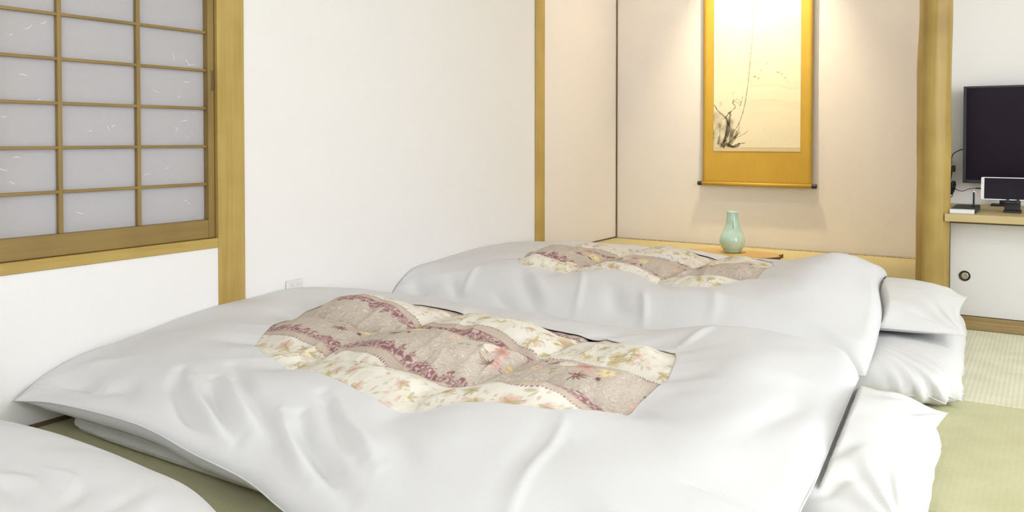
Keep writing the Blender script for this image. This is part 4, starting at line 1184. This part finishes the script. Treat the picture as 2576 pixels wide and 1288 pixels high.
# --- duvet of the near bed, bottom left corner of the photograph
D3 = -1.50
sides3 = [
    [(-2.39, -.33, .10), (-2.0, -.34, .11), (-1.6, -.34, .11), (-1.2, -.34, .10), (-.62, -.30, .09)],
    [(-.62, -.30, .09), (-.55, -.1, .17), (-.55, .2, .19), (-.58, .5, .18), (-.66, .78, .09)],
    [(-.66, .78, .09), (-.95, .90, .085), (-1.16, .97, .085), (-1.32, 1.035, .085), (-1.47, 1.08, .087), (-1.62, 1.090, .090), (-1.80, 1.100, .092), (-1.97, 1.098, .092), (-2.10, 1.085, .092), (-2.25, 1.06, .092), (-2.39, 1.03, .10)],
    [(-2.39, 1.03, .10), (-2.40, .8, .17), (-2.40, .5, .20), (-2.40, .2, .20), (-2.40, -.1, .17), (-2.39, -.33, .10)]]
hole3 = [
    [(-2.02, -.02), (-1.85, -.06), (-1.4, -.07), (-1.0, -.03)],
    [(-1.0, -.03), (-.93, .1), (-.93, .33), (-1.0, .5)],
    [(-1.0, .5), (-1.2, .57), (-1.5, .60), (-1.85, .58), (-2.02, .54)],
    [(-2.02, .54), (-2.10, .42), (-2.11, .2), (-2.08, .06), (-2.02, -.02)]]
h3 = [(-2.4, 1.0, .13), (-2.4, .5, .215), (-2.4, 0, .21), (-2.2, .9, .170), (-1.9, .98, .160), (-1.6, .98, .160), (-1.4, .93, .160), (-1.2, .85, .160), (-1.9, .75, .185), (-1.5, .72, .185), (-1.9, .5, .215), (-1.4, .5, .215), (-1.0, .5, .21), (-.8, .5, .22), (-.6, .3, .19), (-.6, 0, .19), (-1.5, 0, .22), (-2, 0, .22), (-1.5, -.3, .17), (-2.0, -.3, .17), (-.9, -.25, .17)]
folds3 = [
    ([(-1.72, .80), (-1.63, .826), (-1.546, .807), (-1.45, .77)], .008, .018), ([(-1.70, .77), (-1.60, .785), (-1.52, .765)], -.008, .020),
    ([(-1.66, .887), (-1.595, .897), (-1.532, .868)], .005, .010), ([(-1.44, .79), (-1.525, .88)], -.008, .018), ([(-1.37, .83), (-1.43, .92)], -.007, .018), ([(-1.40, .95), (-1.32, .86)], .006, .02), ([(-2.0, .9), (-1.9, .93), (-1.8, .91)], .003, .03)]
DUV3 = make_duvet('white duvet on the near bed in the bottom left corner', sides3, hole3, h3, (.2, .05, .16, .02), folds3,
           ([-2.42, -2.17, -1.67, -1.18, -.70, -.45], [-.40, -.14, .16, .45, .75, 1.0]), .060,
           dict(y=-.2, rot=-.1, step=.006), 63, 120)

# ------------------------------------------------------------------ mattresses and pillows
def make_mattress(corners, label, seed, ztop=0.122, gather=()):
    """sheeted floor mattress; corners run round the plan, shape closes under itself"""
    C4 = [np.array(c) for c in corners]
    n = 120
    loop = []
    for k in range(4):
        a, b = C4[k], C4[(k+1) % 4]
        tt = np.linspace(0, 1, n, endpoint=False)[:, None]
        loop.append(a+(b-a)*tt)
    L = np.vstack(loop); L = smooth_loop(L, 70)
    c = L.mean(0)
    nz1, nz2, nz3 = Noise2(seed, .16), Noise2(seed+1, .06), Noise2(seed+2, .03)
    d = L-c
    tng = np.roll(L, -1, 0)-np.roll(L, 1, 0); nr = np.stack([tng[:, 1], -tng[:, 0]], 1); nr /= np.linalg.norm(nr, axis=1, keepdims=True)
    if (nr*d).sum() < 0: nr = -nr
    s = np.r_[0, np.cumsum(np.linalg.norm(np.diff(L, axis=0), axis=1))]
    prof = [(-.30, .0015), (-.06, .0015), (-.022, .006), (-.006, .018), (0, .034), (-.003, .052), (-.010, .072), (-.022, .089), (-.040, .102), (-.065, .111), (-.10, .117), (-.15, .1205), (-.22, .122), (-.32, .122), (-.45, .122)]
    rings = []
    for off, z in prof:
        f = math.sin(PI*min(1, z/.11))
        w = f*(.010*nz1(s, 5)+.003*nz2(s, z*1.5)+.0012*nz3(s, z))
        hxy = np.abs(d).max(0)
        p = c+d*(1+off/hxy)[None]+nr*w[:, None]
        zz = z*ztop/.122+.003*nz2(p[:, 0], p[:, 1])*(z > .05)
        for (gx, gy), rad, am in gather:
            dx = p[:, 0]-gx; dy = p[:, 1]-gy; dist = np.hypot(dx, dy); ph = np.arctan2(dy, dx)
            g = np.exp(-(dist/rad)**2)
            p = p+nr*(g*am*(.4+np.cos(s*2*PI/.055+z*22)*.5)*(.3+f))[:, None]
            zz = zz+g*am*.25*np.cos(s*2*PI/.05)*(z > .03)
        rings.append(np.concatenate([p, np.maximum(zz, .0012)[:, None]], 1))
    rings.append(np.concatenate([c+d*.02, np.full((len(L), 1), ztop)], 1))
    o = empty('mattress', (float(c[0]), float(c[1]), 0)); tag(o, label, 'mattress', 'floor mattresses')
    link('sheet', grid_mesh('sheet', np.stack(rings), True), M['sheet'], o)
    # piped lower seam
    bm = bmesh.new()
    r4 = rings[4][::3].copy(); r4[:, 2] = np.maximum(r4[:, 2]-.004, .003)
    tube_mesh(bm, r4, .0022, 6, True)
    bm_obj('seam', bm, M['sheet'], o, True)
    return o

make_mattress([(-2.33, 1.275), (-.205, 1.265), (-.225, 2.50), (-2.33, 2.50)], 'white sheeted floor mattress under the middle bed', 71, .120, (((-.21, 2.47), .10, .004),))
make_mattress([(-2.33, 2.83), (-.225, 2.80), (-.285, 4.005), (-2.33, 4.0)], 'white sheeted floor mattress under the far bed nearest the alcove', 81, .124, (((-.24, 2.83), .13, .030),))
make_mattress([(-2.33, -.26), (-.42, -.24), (-.44, .60), (-1.0, .78), (-2.33, .98)][0:2]+[(-.46, .72), (-2.33, .98)], 'white sheeted floor mattress under the near bed', 91, .09)

def make_pillow(corners, zseam, top, bot, label, seed, pinch=(.07, .07), fl=(), over=None):
    """corners: four (x, y) in order; two bulging faces meeting in a seam with pointed ears"""
    c = [np.array(k, float) for k in corners]
    n, m = 110, 90
    def axis(k):
        t = np.linspace(-1, 1, k)
        return np.sign(t)*(1-(1-np.abs(t))**1.5)
    S = axis(n)[:, None]+np.zeros((1, m)); T = axis(m)[None]+np.zeros((n, 1))
    S2 = S*(1-pinch[0]*(1-T**2)**1.0); T2 = T*(1-pinch[1]*(1-S**2)**1.0)
    u = (S2+1)/2; v = (T2+1)/2
    B = (c[0]*((1-u)*(1-v))[..., None]+c[1]*(u*(1-v))[..., None]+c[2]*(u*v)[..., None]+c[3]*((1-u)*v)[..., None])
    zs = zseam[0]*(1-u)*(1-v)+zseam[1]*u*(1-v)+zseam[2]*u*v+zseam[3]*(1-u)*v
    nz1, nz2, nz3 = Noise2(seed, .18), Noise2(seed+1, .06), Noise2(seed+2, .025)
    shp = (1-np.abs(S)**2.6)**.62*(1-np.abs(T)**2.6)**.62
    wr = np.zeros(S.shape)
    for sx, sy in ((-1, -1), (1, -1), (1, 1), (-1, 1)):
        dx = S-sx; dy = T-sy; r = np.hypot(dx, dy); ph = np.arctan2(np.abs(dy), np.abs(dx))
        wr += .0065*np.cos(ph*13+seed)*np.exp(-((r-.38)/.26)**2)
    edge = np.minimum(1-np.abs(S), 1-np.abs(T)); fade = smoothstep(0, .12, edge)
    wr = wr*fade+.006*nz1(B[..., 0], B[..., 1])*fade+.003*nz2(B[..., 0], B[..., 1])*fade+folds(B[..., 0], B[..., 1], fl)*fade
    zt = zs+(top-zs.mean())*shp+wr
    if over is not None:
        lim = np.array([over(x_, y_) for x_, y_ in B.reshape(-1, 2)]).reshape(S.shape)-.020
        zt = np.minimum(zt, lim); zs = np.minimum(zs, lim)
    zb = np.maximum(zs-(zs.mean()-bot)*np.minimum(1, shp*1.25), bot)
    zb = np.minimum(zb, zt)
    o = empty('pillow', (float(np.mean([k[0] for k in c])), float(np.mean([k[1] for k in c])), bot)); tag(o, label, 'pillow', 'white pillows')
    # one closed skin: top sheet then bottom sheet
    pt = np.concatenate([B, zt[..., None]], -1); pb = np.concatenate([B, zb[..., None]], -1)
    V = np.concatenate([pt, pb[:, ::-1][:, 1:]], 1)
    link('case', grid_mesh('case', V), M['pillow'], o)
    ring = np.concatenate([pt[0, :-1], pt[:-1, -1], pt[-1, :0:-1], pt[:0:-1, 0]])[::3]
    bm = bmesh.new(); tube_mesh(bm, ring, .0016, 6, True)
    bm_obj('seam', bm, M['pillow'], o, True)
    return o

make_pillow([(-.69, 1.50), (-.195, 1.55), (-.205, 2.30), (-.69, 2.40)], (.155, .142, .145, .155), .228, .132, 'white pillow at the head of the middle bed', 101, (.10, .03),
            [([(-.42, 1.62), (-.36, 1.70), (-.32, 1.80)], -.010, .018), ([(-.45, 1.70), (-.40, 1.80)], .006, .015), ([(-.36, 1.56), (-.30, 1.66)], -.009, .015)], DUV1)
make_pillow([(-.80, 3.05), (-.228, 3.165), (-.272, 3.80), (-.80, 3.85)], (.158, .160, .185, .165), .270, .134, 'plump white pillow at the head of the far bed', 111, (.09, .09),
            [([(-.40, 3.22), (-.33, 3.22), (-.28, 3.20)], -.004, .012)], DUV2)
make_pillow([(-.84, -.10), (-.44, -.10), (-.46, .46), (-.84, .47)], (.125, .125, .125, .125), .17, .100, 'white pillow at the head of the near bed', 121, (.07, .07), (), DUV3)
